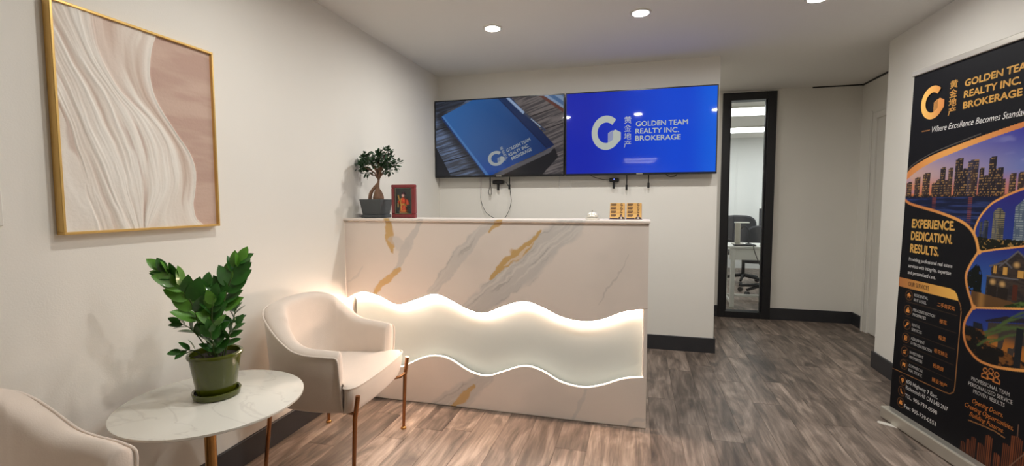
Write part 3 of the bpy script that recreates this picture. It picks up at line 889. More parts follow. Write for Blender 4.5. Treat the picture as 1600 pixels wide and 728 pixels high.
def make_armchair():
    c = thing('armchair', '', 'armchair', group='blush upholstered armchairs')
    half = [(0.165, 0.288, 0.600), (0.11, 0.300, 0.606), (0.03, 0.308, 0.612), (-0.04, 0.308, 0.632), (-0.11, 0.300, 0.684), (-0.175, 0.276, 0.740), (-0.232, 0.222, 0.772), (-0.270, 0.135, 0.786)]
    ctrl = [Vector((a, -b, h)) for a, b, h in half] + [Vector((-0.283, 0, 0.792))] + [Vector((a, b, h)) for a, b, h in reversed(half)]
    path = catmull(ctrl, 6)
    n = len(path)
    def ring(p, nrm, h, th, sc=1.0, push=Vector((0, 0, 0))):
        zb = 0.305
        lean = 0.10 * max(0.0, (h - 0.60))       # back leans out a little
        prof = [(0.055, zb), (0.030, zb + 0.05), (0.014, 0.45), (0.004, h - 0.10), (0.0 - lean * 0.3, h - 0.035), (0.006 - lean * 0.4, h - 0.012), (0.022 - lean * 0.4, h), (th * 0.5, h + 0.006),
                (th - 0.020, h + 0.001), (th - 0.004, h - 0.014), (th + 0.002, h - 0.040), (th + 0.010, 0.50), (th + 0.016, 0.42), (th + 0.012, zb)]
        cd = th * 0.5; cz = (h + zb) * 0.5
        out = []
        for d, z in prof:
            d2 = cd + (d - cd) * sc; z2 = cz + (z - cz) * (1 - (1 - sc) * 0.14)
            q = p - nrm * d2 + push
            out.append((q.x, q.y, z2))
        return out
    rings = []
    outer_edge = []
    for i, p in enumerate(path):
        t = (path[min(i + 1, n - 1)] - path[max(i - 1, 0)]); t.z = 0; t.normalize()
        nrm = Vector((t.y, -t.x, 0))
        if nrm.dot(Vector((p.x + 0.02, p.y, 0))) < 0: nrm = -nrm
        th = 0.072 + 0.022 * max(0, min(1, (0.04 - p.x) / 0.2))
        pp = Vector((p.x, p.y, 0))
        if i == 0 or i == n - 1:
            fw = Vector((1, 0, 0))
            extra = [ring(pp, nrm, p.z, th, 0.45, fw * 0.020), ring(pp, nrm, p.z, th, 0.80, fw * 0.011), ring(pp, nrm, p.z, th, 0.95, fw * 0.010)]
            rr = [ring(pp, nrm, p.z, th)]
            rings += (extra + rr) if i == 0 else (rr + extra[::-1])
        else:
            rings.append(ring(pp, nrm, p.z, th))
        lean = 0.10 * max(0.0, (p.z - 0.60))
        q = pp + nrm * (0.001 + lean * 0.4)
        outer_edge.append((q.x, q.y, p.z - 0.016))
        if i in (0, n - 1):
            fx = [(q.x + 0.012, q.y, p.z - 0.03), (q.x + 0.014, q.y - nrm.y * 0.004, p.z - 0.08), (q.x + 0.013, q.y - nrm.y * 0.014, 0.45), (q.x + 0.010, q.y - nrm.y * 0.03, 0.36), (q.x + 0.008, q.y - nrm.y * 0.05, 0.312)]
            down0 = fx if i == 0 else down0
            down1 = fx
    k = len(rings[0])
    mb = MB()
    v = [p for r in rings for p in r]
    f = []
    for i in range(len(rings) - 1):
        for j in range(k):
            f.append((i * k + j, i * k + (j + 1) % k, (i + 1) * k + (j + 1) % k, (i + 1) * k + j))
    f.append(tuple(range(k))[::-1]); f.append(tuple((len(rings) - 1) * k + j for j in range(k)))
    mb.add(v, f)
    sh = mb.build('shell', M_VELV, c)
    for p in sh.data.polygons: p.use_smooth = True
    s = sh.modifiers.new('sub', 'SUBSURF'); s.levels = 1; s.render_levels = 2
    pp_ = catmull(down0[::-1] + outer_edge[::3] + down1, 3)
    MB().tube(pp_, 0.0042, 8).build('piping', M_PIPE, sh, True)
    # seat: narrow between the arms, full width at the front lip
    def seat_outline(g):
        o = [(-0.20, 0.18), (-0.10, 0.225), (0.05, 0.232), (0.150, 0.228), (0.185, 0.240), (0.198, 0.276), (0.218, 0.282), (0.236, 0.268), (0.250, 0.225), (0.258, 0.12), (0.261, 0.0)]
        o = [(a - (g if a > 0.1 else g * 0.3), b - g) if b > 0 else (a - g, 0) for a, b in o]
        return o + [(a, -b) for a, b in reversed(o[:-1])]
    L = [(0.075, 0.307), (0.030, 0.312), (0.012, 0.335), (0.004, 0.385), (0.0, 0.425), (0.003, 0.440), (0.012, 0.449), (0.04, 0.455), (0.10, 0.459)]
    v = []; f = []
    for g, z in L:
        for (a, b) in seat_outline(g if g < 0.06 else g):
            v.append((a, b, z + (0.006 * (a / 0.27) if z > 0.43 else 0)))
    m_ = len(seat_outline(0))
    for i in range(len(L) - 1):
        for j in range(m_):
            f.append((i * m_ + j, i * m_ + (j + 1) % m_, (i + 1) * m_ + (j + 1) % m_, (i + 1) * m_ + j))
    f.append(tuple(range(m_))); f.append(tuple((len(L) - 1) * m_ + j for j in range(m_))[::-1])
    st = MB().add(v, f).build('seat', M_VELV, c)
    import bmesh
    for ob in (st, sh):
        bm = bmesh.new(); bm.from_mesh(ob.data); bmesh.ops.recalc_face_normals(bm, faces=bm.faces); bm.to_mesh(ob.data); bm.free()
    for p in st.data.polygons: p.use_smooth = True
    s = st.modifiers.new('sub', 'SUBSURF'); s.levels = 1; s.render_levels = 2
    o = [(a, b) for a, b in seat_outline(0.003) if a > 0.175]
    MB().tube(catmull([(a, b, 0.4455) for a, b in o], 6), 0.0042, 8).build('piping', M_PIPE, st, True)
    for sy in (1, -1):
        lg = MB().tube([(0.262, sy * 0.270, 0.415), (0.250, sy * 0.271, 0.335), (0.246, sy * 0.271, 0.31), (0.232, sy * 0.272, 0.012)], [0.0105, 0.0105, 0.0105, 0.0085], 14).build('leg', M_ROSE, c, True)
        MB().tube([(0.250, sy * 0.268, 0.325), (0.235, sy * 0.235, 0.312), (0.16, sy * 0.20, 0.302)], 0.008, 10).build('bracket', M_ROSE, lg, True)
        MB().lathe([(0, 0.014), (0.009, 0.014), (0.015, 0.009), (0.016, 0.0), (0, 0)], 18, (0.231, sy * 0.272)).build('foot_cap', M_BRASS, lg, True)
        lg = MB().tube([(-0.205, sy * 0.238, 0.318), (-0.226, sy * 0.262, 0.012)], [0.0105, 0.0085], 14).build('leg', M_ROSE, c, True)
        MB().lathe([(0, 0.014), (0.009, 0.014), (0.015, 0.009), (0.016, 0.0), (0, 0)], 18, (-0.227, sy * 0.263)).build('foot_cap', M_BRASS, lg, True)
    return c
ch1 = make_armchair()
ch1.location = (0.366, 2.050, 0); ch1.rotation_euler.z = math.radians(4)
ch1['label'] = 'blush upholstered armchair with brass legs beside the marble reception desk'
ch2 = copy_tree(ch1)
ch2.location = (0.335, 0.665, 0); ch2.rotation_euler.z = math.radians(7)
ch2['label'] = 'blush upholstered armchair on the far side of the side table from the desk'

# ------------------------------------------------------------------ potted plant on the side table
M_LEAF = mat('glossy_green_leaf', rgb(48, 102, 34), 0.32, var=(14, 0.35), coat=0.25)
M_LEAFL = mat('young_green_leaf', rgb(92, 148, 48), 0.34, var=(14, 0.25), coat=0.25)
M_STEM = mat('green_stem', rgb(70, 92, 40), 0.5, var=(30, 0.2))
M_GPOT = mat('olive_glazed_ceramic', rgb(74, 82, 12), 0.16, coat=0.25, var=(6, 0.12))
M_SOIL = mat('potting_soil', rgb(40, 32, 26), 0.95, bump=(90, 1.0), var=(60, 0.4))
PX, PY = 0.333, 1.372
zz = thing('potted_plant', 'leafy green plant with thick glossy leaflets in an olive glazed pot', 'plant', (PX, PY, TH))
MB().lathe([(0, 0.0), (0.068, 0.0), (0.076, 0.004), (0.080, 0.022), (0.077, 0.025), (0.072, 0.022), (0.068, 0.008), (0, 0.008)], 48).build('saucer', M_GPOT, zz, True)
MB().lathe([(0, 0.0085), (0.060, 0.0085), (0.063, 0.012), (0.083, 0.146), (0.084, 0.150), (0.089, 0.152), (0.091, 0.158), (0.089, 0.165), (0.084, 0.167), (0.080, 0.164), (0.078, 0.150), (0.062, 0.020), (0, 0.020)], 56).build('pot', M_GPOT, zz, True)
MB().lathe([(0.0775, 0.146), (0.05, 0.150), (0.0, 0.153)], 32).build('soil', M_SOIL, zz, True)
def leaf_mesh(name, m, l=0.072, w=0.041, fold=0.18, curl=0.12):
    n = 7
    v = []; f = []
    for i in range(n + 1):
        t = i / n
        ww = w * 0.5 * (math.sin(math.pi * min(1, t ** 0.8)) ** 0.75 if 0 < t < 1 else 0.0)
        z = curl * l * (t * t) * -1
        v += [(t * l, -ww, z + fold * ww), (t * l, 0, z), (t * l, ww, z + fold * ww)]
    for i in range(n):
        a = i * 3
        f += [(a, a + 3, a + 4, a + 1), (a + 1, a + 4, a + 5, a + 2)]
    me = bpy.data.meshes.new(name)
    me.from_pydata(v, [], f); me.update()
    me.materials.append(m)
    me.polygons.foreach_set('use_smooth', [True] * len(f))
    return me
LF = leaf_mesh('leaf', M_LEAF); LF2 = leaf_mesh('young_leaf', M_LEAFL)
LAT = Vector((0.675, 0.738, 0)); FWD = Vector((0.738, -0.675, 0)); UPV = Vector((0, 0, 1))
def orient(o, p, d, nrm, s):
    d = d.normalized(); b = nrm.cross(d)
    b = b.normalized() if b.length > 1e-4 else d.orthogonal()
    nn = d.cross(b)
    o.matrix_local = Matrix.Translation(p) @ Matrix(((d.x, b.x, nn.x, 0), (d.y, b.y, nn.y, 0), (d.z, b.z, nn.z, 0), (0, 0, 0, 1))) @ Matrix.Scale(s, 4)
def zz_stem(pts, start, count, size, young=0.0, r=0.0048, flat=0.5):
    """pts are (lateral, towards room, height) from the pot centre"""
    P = catmull([LAT * a + FWD * b + UPV * c for a, b, c in pts], 8)
    m = len(P)
    st = MB().tube(P, [r * (1 - 0.6 * i / m) for i in range(m)], 8).build('stem', M_STEM, zz, True)
    for i in range(count):
        t = start + (1 - start) * (i + 0.5) / count
        k = min(m - 2, int(t * (m - 1)))
        p = P[k]; tg = (P[k + 1] - P[max(0, k - 1)]).normalized()
        side = FWD.cross(tg).normalized()
        sg = 1 if i % 2 else -1
        d = side * sg * (0.75 - 0.35 * t) + tg * (0.55 + 0.35 * t) + FWD * random.uniform(-0.25, 0.35)
        nrm = FWD * flat + UPV * 0.5 + Vector((random.uniform(-.4, .4), random.uniform(-.4, .4), random.uniform(-.2, .2)))
        o = mesh_obj('leaf', LF2 if random.random() < young else LF, None, st)
        orient(o, p, d, nrm, size * (0.85 + 0.3 * random.random()) * (0.75 + 0.4 * math.sin(math.pi * min(1, 0.2 + 0.8 * t))))
    o = mesh_obj('leaf', LF2 if young > 0.3 else LF, None, st)
    orient(o, P[-1], (P[-1] - P[-3]), FWD * 0.7 + UPV * 0.5, size * 0.85)
zz_stem([(0.0, 0.0, 0.145), (-0.035, 0.01, 0.25), (-0.065, 0.015, 0.36), (-0.105, 0.02, 0.44), (-0.140, 0.02, 0.480)], 0.30, 15, 1.05, 0.55)
zz_stem([(0.01, -0.005, 0.145), (0.02, 0.0, 0.26), (0.040, 0.005, 0.37), (0.068, 0.0, 0.45), (0.088, 0.0, 0.492)], 0.36, 15, 1.05, 0.35)
zz_stem([(0.03, 0.01, 0.145), (0.045, 0.01, 0.22), (0.065, 0.01, 0.29), (0.072, 0.0, 0.325)], 0.35, 8, 0.72, 0.1, 0.003, 0.1)
zz_stem([(0.005, 0.02, 0.145), (0.0, 0.03, 0.22), (-0.005, 0.035, 0.31), (0.004, 0.04, 0.37)], 0.35, 11, 0.95, 0.25)
zz_stem([(-0.01, -0.01, 0.145), (-0.018, -0.03, 0.24), (-0.03, -0.045, 0.34), (-0.02, -0.06, 0.40)], 0.35, 11, 0.95, 0.3)
zz_stem([(-0.03, 0.015, 0.145), (-0.05, 0.02, 0.175), (-0.075, 0.025, 0.190), (-0.10, 0.03, 0.192)], 0.40, 5, 0.70, 0.0, 0.0025, 0.1)
zz_stem([(-0.015, 0.0, 0.145), (-0.04, -0.005, 0.21), (-0.070, 0.0, 0.26), (-0.10, 0.0, 0.285)], 0.42, 6, 0.72, 0.0, 0.003, 0.1)
zz_stem([(0.02, 0.03, 0.145), (0.03, 0.045, 0.19), (0.05, 0.055, 0.235), (0.07, 0.06, 0.27)], 0.35, 6, 0.70, 0.0, 0.0028, 0.2)
zz_stem([(0.0, 0.035, 0.145), (-0.005, 0.05, 0.20), (-0.012, 0.06, 0.26)], 0.2, 7, 0.75, 0.2, 0.003, 0.4)

# ------------------------------------------------------------------ bonsai on the counter
M_GREYPOT = mat('slate_grey_planter', rgb(74, 78, 80), 0.55, bump=(60, 0.1))
M_BARK = mat('ficus_bark', rgb(132, 100, 78), 0.7, bump=(60, 0.5), var=(20, 0.25))
M_BLEAF = mat('dark_bonsai_leaf', rgb(34, 66, 34), 0.35, var=(40, 0.5), coat=0.2)
bz = thing('bonsai_tree', 'small bonsai fig with swollen roots in a square slate grey planter', 'plant', (0.146, 2.82, DT))
def sqpot(name, w0, w1, z0, z1, wall):
    mb = MB()
    a, b = w0 / 2, w1 / 2
    v = [(-a, -a, z0), (a, -a, z0), (a, a, z0), (-a, a, z0), (-b, -b, z1), (b, -b, z1), (b, b, z1), (-b, b, z1)]
    c = b - wall
    v += [(-c, -c, z1), (c, -c, z1), (c, c, z1), (-c, c, z1), (-c, -c, z1 - 0.02), (c, -c, z1 - 0.02), (c, c, z1 - 0.02), (-c, c, z1 - 0.02)]
    f = [(3, 2, 1, 0)]
    for i in range(4):
        j = (i + 1) % 4
        f += [(i, j, 4 + j, 4 + i), (4 + i, 4 + j, 8 + j, 8 + i), (8 + i, 8 + j, 12 + j, 12 + i)]
    f.append((12, 13, 14, 15))
    return mb.add(v, f).build(name, M_GREYPOT, bz, bevel=0.004)
sqpot('planter', 0.128, 0.158, 0.0215, 0.122, 0.006)
MB().cbox(-0.072, -0.072, 0.0, 0.072, 0.072, 0.021, 0.004).build('saucer', M_GREYPOT, bz)
MB().box(-0.07, -0.07, 0.104, 0.07, 0.07, 0.110).build('soil', M_SOIL, bz)
tr = MB().tube(catmull([(0.015, 0, 0.106), (0.018, 0, 0.135), (0.016, 0, 0.165), (0.014, 0, 0.195), (0.018, 0, 0.225), (0.024, 0, 0.26)], 5),
               [0.036] * 4 + [0.037, 0.036, 0.035, 0.033, 0.031, 0.029, 0.027, 0.025, 0.022, 0.018, 0.015, 0.013, 0.012, 0.011, 0.010, 0.0095, 0.009, 0.0085, 0.008, 0.0075, 0.007, 0.0065], 14).build('trunk', M_BARK, bz, True)
MB().tube(catmull([(-0.042, -0.006, 0.106), (-0.040, -0.006, 0.145), (-0.028, -0.004, 0.175), (-0.004, 0, 0.205), (0.012, 0, 0.225)], 5), [0.012] * 10 + [0.011] * 6 + [0.009] * 5, 10).build('root', M_BARK, tr, True)
tips = [(-0.115, 0.0, 0.352), (-0.075, 0.03, 0.385), (-0.035, -0.035, 0.40), (0.0, 0.02, 0.405), (0.045, -0.02, 0.40), (0.085, 0.0, 0.435), (0.075, 0.03, 0.40), (0.115, -0.02, 0.365), (0.135, 0.02, 0.350), (-0.055, -0.05, 0.335), (0.04, 0.06, 0.35), (0.08, -0.05, 0.33), (-0.06, 0.0, 0.30), (0.0, -0.06, 0.35), (0.025, 0.0, 0.37), (-0.03, 0.05, 0.35), (0.105, 0.0, 0.31)]
lv = MB()
for (a, b, c) in tips:
    MB().tube(catmull([(0.022, 0, 0.25), (0.022 + (a - 0.022) * 0.3, b * 0.3, 0.25 + (c - 0.25) * 0.55), (a, b, c)], 4), [0.006, 0.0055, 0.005, 0.0045, 0.004, 0.0035, 0.003, 0.0025, 0.002], 6).build('branch', M_BARK, tr, True)
    for k in range(46):
        d = Vector((random.gauss(0, 1), random.gauss(0, 1), random.gauss(0.25, 0.8))).normalized()
        p = Vector((a, b, c)) + d * random.uniform(0.002, 0.034)
        l = random.uniform(0.020, 0.034); w = l * 0.55
        nrm = Vector((random.gauss(0, .5), random.gauss(-.3, .5), 1)).normalized()
        s_ = nrm.cross(d); s_ = s_.normalized() if s_.length > 1e-3 else d.orthogonal()
        lv.add([p, p + d * l * 0.35 + s_ * w * 0.5, p + d * l * 0.72 + s_ * w * 0.42, p + d * l, p + d * l * 0.72 - s_ * w * 0.42, p + d * l * 0.35 - s_ * w * 0.5], [(0, 1, 2, 3, 4, 5)])
lv.build('foliage', M_BLEAF, bz)['kind'] = 'stuff'

# ------------------------------------------------------------------ framed figurine
M_REDW = mat('red_lacquer', rgb(124, 30, 36), 0.3, coat=0.4, var=(12, 0.15))
M_DKB = mat('dark_green_felt', rgb(66, 72, 70), 0.9)
M_GOLDP = mat('gold_leaf', rgb(222, 178, 96), 0.35, 0.6)
M_ROBE = mat('red_gold_robe', rgb(196, 74, 40), 0.5, var=(70, 0.45))
M_FACE = mat('figurine_face', rgb(214, 170, 160), 0.5)
fg = thing('framed_figurine', 'red lacquer shadow box holding a small robed figurine with gold trim', 'figurine', (0.268, 2.80, DT))
w, h, dp = 0.170, 0.217, 0.030
b_ = 0.026
for nm, q in (('frame_rail', (0, 0, w, b_)), ('frame_rail', (0, h - b_ * 0.85, w, h)), ('frame_stile', (0, b_, b_, h - b_ * 0.85)), ('frame_stile', (w - b_, b_, w, h - b_ * 0.85))):
    MB().cbox(q[0], 0, q[1], q[2], dp, q[3], 0.004).build(nm, M_REDW, fg)
MB().box(b_, dp - 0.008, b_, w - b_, dp - 0.001, h - b_ * 0.85).build('back_board', M_DKB, fg)
ln = MB()
for q in ((b_, b_, w - b_, b_ + 0.003), (b_, h - b_ * 0.85 - 0.003, w - b_, h - b_ * 0.85), (b_, b_, b_ + 0.003, h - b_), (w - b_ - 0.003, b_, w - b_, h - b_)):
    ln.box(q[0], 0.004, q[1], q[2], 0.010, q[3])
ln.build('inner_border', mat('pale_gold_line', rgb(170, 160, 130), 0.4, 0.4), fg)
fx, fy = w * 0.5, 0.012
fgm = MB()
prof = [(0, 0.036), (0.026, 0.036), (0.028, 0.042), (0.022, 0.070), (0.018, 0.088), (0.020, 0.105), (0.022, 0.118), (0.012, 0.130), (0.007, 0.136)]
fgm.lathe(prof, 20, (fx, fy))
fgm.tube([(fx - 0.018, fy, 0.120), (fx - 0.030, fy - 0.006, 0.105), (fx - 0.018, fy - 0.014, 0.098)], [0.008, 0.010, 0.011], 8)
fgm.tube([(fx + 0.018, fy, 0.122), (fx + 0.030, fy - 0.004, 0.108), (fx + 0.034, fy - 0.008, 0.085)], [0.008, 0.011, 0.013], 8)
body = fgm.build('robed_body', M_ROBE, fg, True)
MB().lathe([(0, 0.132), (0.008, 0.134), (0.0125, 0.142), (0.0125, 0.150), (0.009, 0.158), (0, 0.161)], 16, (fx, fy - 0.002)).build('head', M_FACE, fg, True)
MB().lathe([(0.013, 0.153), (0.0135, 0.158), (0.008, 0.163), (0.004, 0.172), (0, 0.173)], 16, (fx, fy)).tube([(fx - 0.016, fy, 0.160), (fx - 0.011, fy, 0.153), (fx + 0.011, fy, 0.153), (fx + 0.016, fy, 0.160)], 0.0022, 6).build('headdress', mat('dark_headdress', rgb(86, 40, 62), 0.5), fg, True)
MB().tube([(fx - 0.020, fy - 0.014, 0.105), (fx - 0.033, fy - 0.012, 0.148)], [0.003, 0.0045], 8).build('sceptre', M_GOLDP, fg, True)
MB().lathe([(0.0185, 0.086), (0.0215, 0.089), (0.0185, 0.093)], 20, (fx, fy)).tube([(fx - 0.012, fy - 0.017, 0.07), (fx, fy - 0.022, 0.088), (fx + 0.03, fy - 0.014, 0.076)], 0.0026, 6).tube([(fx - 0.008, fy - 0.02, 0.128), (fx - 0.01, fy - 0.022, 0.10), (fx - 0.004, fy - 0.025, 0.05)], 0.0026, 6).lathe([(0.024, 0.040), (0.0295, 0.043), (0.025, 0.049)], 20, (fx, fy)).build('gold_trim', M_GOLDP, fg, True)
MB().cbox(fx - 0.028, 0.004, 0.026, fx + 0.030, 0.034, 0.0355, 0.002).build('plinth', M_GOLDP, fg)
MB().cbox(b_ + 0.008, dp - 0.011, 0.068, b_ + 0.020, dp - 0.008, 0.098, 0.001).build('name_plaque', M_GOLDP, fg)
MB().box(b_ * 0.9, 0.0015, b_ * 0.9, w - b_ * 0.9, 0.003, h - b_ * 0.8).build('glass', glass, fg)

# ------------------------------------------------------------------ call bell and business cards
bl = thing('call_bell', 'pale metal call bell with button on the marble counter', 'bell', (1.576, 2.82, DT))
M_PALE = mat('pale_steel', rgb(232, 228, 216), 0.25, 0.35)
MB().lathe([(0, 0.0), (0.040, 0.0), (0.040, 0.006), (0.034, 0.010), (0, 0.010)], 32).build('base', M_PALE, bl, True)
MB().lathe([(0.036, 0.012), (0.036, 0.016), (0.032, 0.028), (0.024, 0.038), (0.010, 0.043), (0, 0.044)], 32).build('dome', M_PALE, bl, True)
MB().lathe([(0.003, 0.043), (0.003, 0.050), (0.005, 0.051), (0.004, 0.055), (0, 0.056)], 12).build('button', M_ALU, bl, True)
M_CARD = mat('orange_card', rgb(242, 198, 124), 0.4)
M_CARDINK = mat('card_ink', rgb(70, 48, 60), 0.5)
M_CARDW = mat('card_white', rgb(235, 230, 226), 0.5)
M_SUIT = mat('dark_suit_print', rgb(46, 40, 50), 0.5)
M_ACR = mat('frosted_acrylic', rgb(196, 184, 186), 0.25)
for hx, who in ((1.677, 'nearer the bell'), (1.771, 'at the counter end')):
    hd = thing('card_holder', 'small four-tier acrylic card holder on the counter, ' + who, 'card holder', (hx, 2.785, DT), group='card holders on the counter')
    MB().cbox(-0.001, -0.004, 0, 0.089, 0.060, 0.004, 0.001).build('base', M_ACR, hd)
    for k in range(4):
        MB().cbox(0.0, 0.0055 + k * 0.014, 0.004, 0.0875, 0.0075 + k * 0.014, 0.028 + k * 0.0205, 0.0005).build('tier', M_ACR, hd)
    for k, nth in enumerate(('lowest', 'second lowest', 'second highest', 'highest')):
        zt = 0.034 + k * 0.0205
        cd = thing('business_card', 'orange business card in the %s tier of the holder %s' % (nth, who), 'business card', (hx + 0.0015, 2.785 + k * 0.014, DT + 0.0045), group='business cards on the counter')
        ct = zt - 0.0045
        MB().box(0, 0.001, 0.0, 0.084, 0.0045, ct).build('card', M_CARD, cd)
        pr_ = MB()
        for r in range(3):
            pr_.box(0.006, 0.0004, ct - 0.007 - r * 0.0045, 0.036 - 0.004 * (r == 2), 0.0009, ct - 0.0040 - r * 0.0045)
        pr_.build('printed_name', M_CARDINK, cd)
        g_logo(cd, 0.065, ct - 0.0105, 0.007, 0.0078, M_CARDINK, 0.0004, 0, 'printed_logo')
        if k == 0:
            MB().prism([(0.046, 0.001), (0.050, 0.009), (0.058, 0.0125), (0.072, 0.0125), (0.080, 0.009), (0.084, 0.001)], 0.0002, 0.0004).build('portrait_suit', M_SUIT, cd)
            MB().prism([(0.062, 0.001), (0.060, 0.010), (0.070, 0.010), (0.068, 0.001)], -0.0001, 0.0001).build('portrait_shirt', M_CARDW, cd)
            MB().prism([(0.065 + 0.0042 * math.cos(a * math.pi / 5), 0.0165 + 0.0052 * math.sin(a * math.pi / 5)) for a in range(10)], -0.0001, 0.0003).build('portrait_face', M_FACE, cd)
            MB().prism([(0.0595, 0.0165), (0.061, 0.0215), (0.065, 0.0235), (0.069, 0.0215), (0.0705, 0.0165), (0.068, 0.0195), (0.062, 0.0195)], -0.0003, -0.0001).build('portrait_hair', M_SUIT, cd)
            MB().box(0.0, 0.0002, 0.0, 0.045, 0.0009, 0.006).build('printed_footer', M_CARDINK, cd)

# ------------------------------------------------------------------ roll-up banner
BW, BHT = 0.85, 1.893
bn = thing('rollup_banner', 'tall black roll-up banner with gold lettering and city photographs by the wall', 'banner', (3.280, 3.174, 0.0), math.radians(-81))
TILT = 0.02
TOPARC = [(-0.05, 1.30), (-0.017, 1.34), (0.028, 1.382), (0.10, 1.414), (0.186, 1.443), (0.343, 1.478), (0.482, 1.505), (0.661, 1.535), (0.90, 1.572)]
TOPARC2 = [(-0.05, 1.27), (-0.014, 1.308), (0.069, 1.360), (0.19, 1.408), (0.346, 1.448), (0.484, 1.479), (0.663, 1.512), (0.90, 1.552)]
CITYB = [(-0.05, 1.215), (0.0, 1.203), (0.054, 1.180), (0.226, 1.145), (0.346, 1.114), (0.41, 1.09), (0.452, 1.060), (0.478, 1.025), (0.492, 0.99), (0.499, 0.962)]
TOW_L = [(0.468, 1.04), (0.471, 1.075), (0.493, 1.126), (0.53, 1.172), (0.575, 1.204), (0.688, 1.25), (0.90, 1.305)]
HS_T = [(0.499, 0.962), (0.53, 0.968), (0.588, 0.982), (0.713, 1.008), (0.90, 1.05)]
HS_L = [(0.499, 0.962), (0.459, 0.892), (0.443, 0.839), (0.458, 0.778), (0.482, 0.730), (0.496, 0.697)]
P4_T = [(0.496, 0.697), (0.53, 0.703), (0.717, 0.742), (0.90, 0.78)]
P4_L = [(0.496, 0.697), (0.462, 0.630), (0.456, 0.575), (0.470, 0.525), (0.496, 0.492), (0.548, 0.462), (0.622, 0.459), (0.702, 0.474), (0.764, 0.490), (0.90, 0.53)]
def sm(p): return [(q.x, q.y) for q in catmull([(a, b, 0) for a, b in p], 6)]
TOPARC, TOPARC2, CITYB, TOW_L, HS_T, HS_L, P4_T, P4_L = map(sm, (TOPARC, TOPARC2, CITYB, TOW_L, HS_T, HS_L, P4_T, P4_L))
def paint_banner(s, t):
    one = np.ones(s.shape + (3,))
    BK = lin((15, 15, 19))
    col = one * BK
    f = lambda c: np.interp(s, [p[0] for p in c], [p[1] for p in c])
    # --- city at dusk
    city = (t < f(TOPARC2)) & inpoly(s, t, [(-0.1, 2)] + [(-0.1, CITYB[0][1])] + CITYB + [(0.9, 0.962), (0.9, 2)]) 
    hz = 1.222
    v = np.clip((t - hz) / 0.30, 0, 1); u = np.clip(s / 0.75, 0, 1)
    low = lin((222, 128, 74)) * (1 - u[..., None]) + lin((196, 120, 110)) * u[..., None]
    midc = lin((210, 170, 150)) * (1 - u[..., None]) + lin((92, 116, 186)) * u[..., None]
    top = lin((140, 140, 190)) * (1 - u[..., None]) + lin((44, 44, 150)) * u[..., None]
    sky = low * (1 - sstep(0.05, 0.4, v))[..., None] + midc * sstep(0.05, 0.4, v)[..., None]
    sky = sky * (1 - sstep(0.35, 0.95, v))[..., None] + top * sstep(0.35, 0.95, v)[..., None]
    sky = mix(sky, lin((150, 150, 200)), 0.4 * sstep(0.62, 0.8, fbm(s * 5, t * 16, 12)))
    c = sky
    def tower(c, x0, x1, z1, base, tone, lit, seed, z0=1.2):
        k = (s > x0) & (s < x1) & (t < z1 + 0.006 * ((s - x0) / (x1 - x0) > 0.25)) & (t > z0)
        b = one * tone
        shade = ((s - x0) / (x1 - x0))[..., None]
        b = b * (1.25 - 0.6 * np.clip(shade, 0, 1))
        win = (np.sin(t * 2 * math.pi / 0.0125) > 0.1) & (vnoise(s * 190, t * 80, seed) > 0.60)
        b = mix(b, lin(lit), 0.42 * win)
        return np.where(k[..., None], b, c)
    T_ = lin((44, 38, 44)); T2 = lin((66, 52, 50)); T3 = lin((52, 50, 66))
    for i, (x0, x1, z, tn) in enumerate(((0.005, 0.045, 1.300, T2), (0.065, 0.105, 1.322, T2), (0.120, 0.172, 1.342, T2), (0.185, 0.22, 1.288, T2), (0.215, 0.245, 1.305, T_), (0.238, 0.272, 1.366, T_), (0.265, 0.29, 1.30, T2),
                                          (0.288, 0.318, 1.360, T2), (0.328, 0.375, 1.402, T_), (0.370, 0.402, 1.350, T_), (0.402, 0.462, 1.390, T3), (0.42, 0.45, 1.345, T2), (0.468, 0.494, 1.348, T_), (0.488, 0.515, 1.312, T_), (0.516, 0.552, 1.394, T_),
                                          (0.552, 0.59, 1.342, T_), (0.586, 0.605, 1.290, T2), (0.62, 0.652, 1.314, T2), (0.66, 0.69, 1.318, T2), (0.705, 0.74, 1.35, T_), (0.75, 0.80, 1.33, T2))):
        c = tower(c, x0, x1, z, 1.2, tn, (226, 176, 104), 40 + i)
    shore = sstep(hz + 0.018, hz + 0.006, t + 0.01 * fbm(s * 20, t * 3, 4))
    c = mix(c, lin((34, 28, 28)), shore)
    c = mix(c, lin((214, 150, 84)), 0.5 * (vnoise(s * 160, t * 200, 5) > 0.78) * (np.abs(t - hz - 0.006) < 0.012))
    water = t < hz - 0.004
    wc = one * lin((24, 30, 58))
    wc = mix(wc, lin((52, 70, 128)), 0.7 * sstep(0.5, 0.75, fbm(s * 8, t * 120, 6)))
    wc = mix(wc, lin((150, 74, 54)), 0.6 * ((np.abs(s - 0.43) < 0.012) | (np.abs(s - 0.21) < 0.012)) * (np.sin(t * 700) > 0))
    c = np.where(water[..., None], wc, c)
    col = np.where(city[..., None], c * 0.85, col)
    # --- blue-hour towers
    tw = inpoly(s, t, TOW_L + [(0.9, 1.05)] + HS_T[::-1])
    v = np.clip((t - 1.0) / 0.25, 0, 1)
    c = lin((44, 70, 150)) * (1 - v[..., None]) + lin((52, 44, 130)) * v[..., None]
    def slab(c, pts, tone, lit, seed, sx, per):
        k = inpoly(s, t, pts)
        b = one * lin(tone)
        b = np.where((s > sx)[..., None], b * 0.55, b)
        b = mix(b, lin(lit), 0.55 * (np.sin(t * 2 * math.pi / per) > 0.2) * (vnoise(s * 150, t * 30, seed) > 0.35))
        return np.where(k[..., None], b, c)
    c = slab(c, [(0.492, 1.0), (0.492, 1.098), (0.507, 1.106), (0.507, 1.0)], (66, 76, 92), (120, 120, 110), 3, 0.50, 0.008)
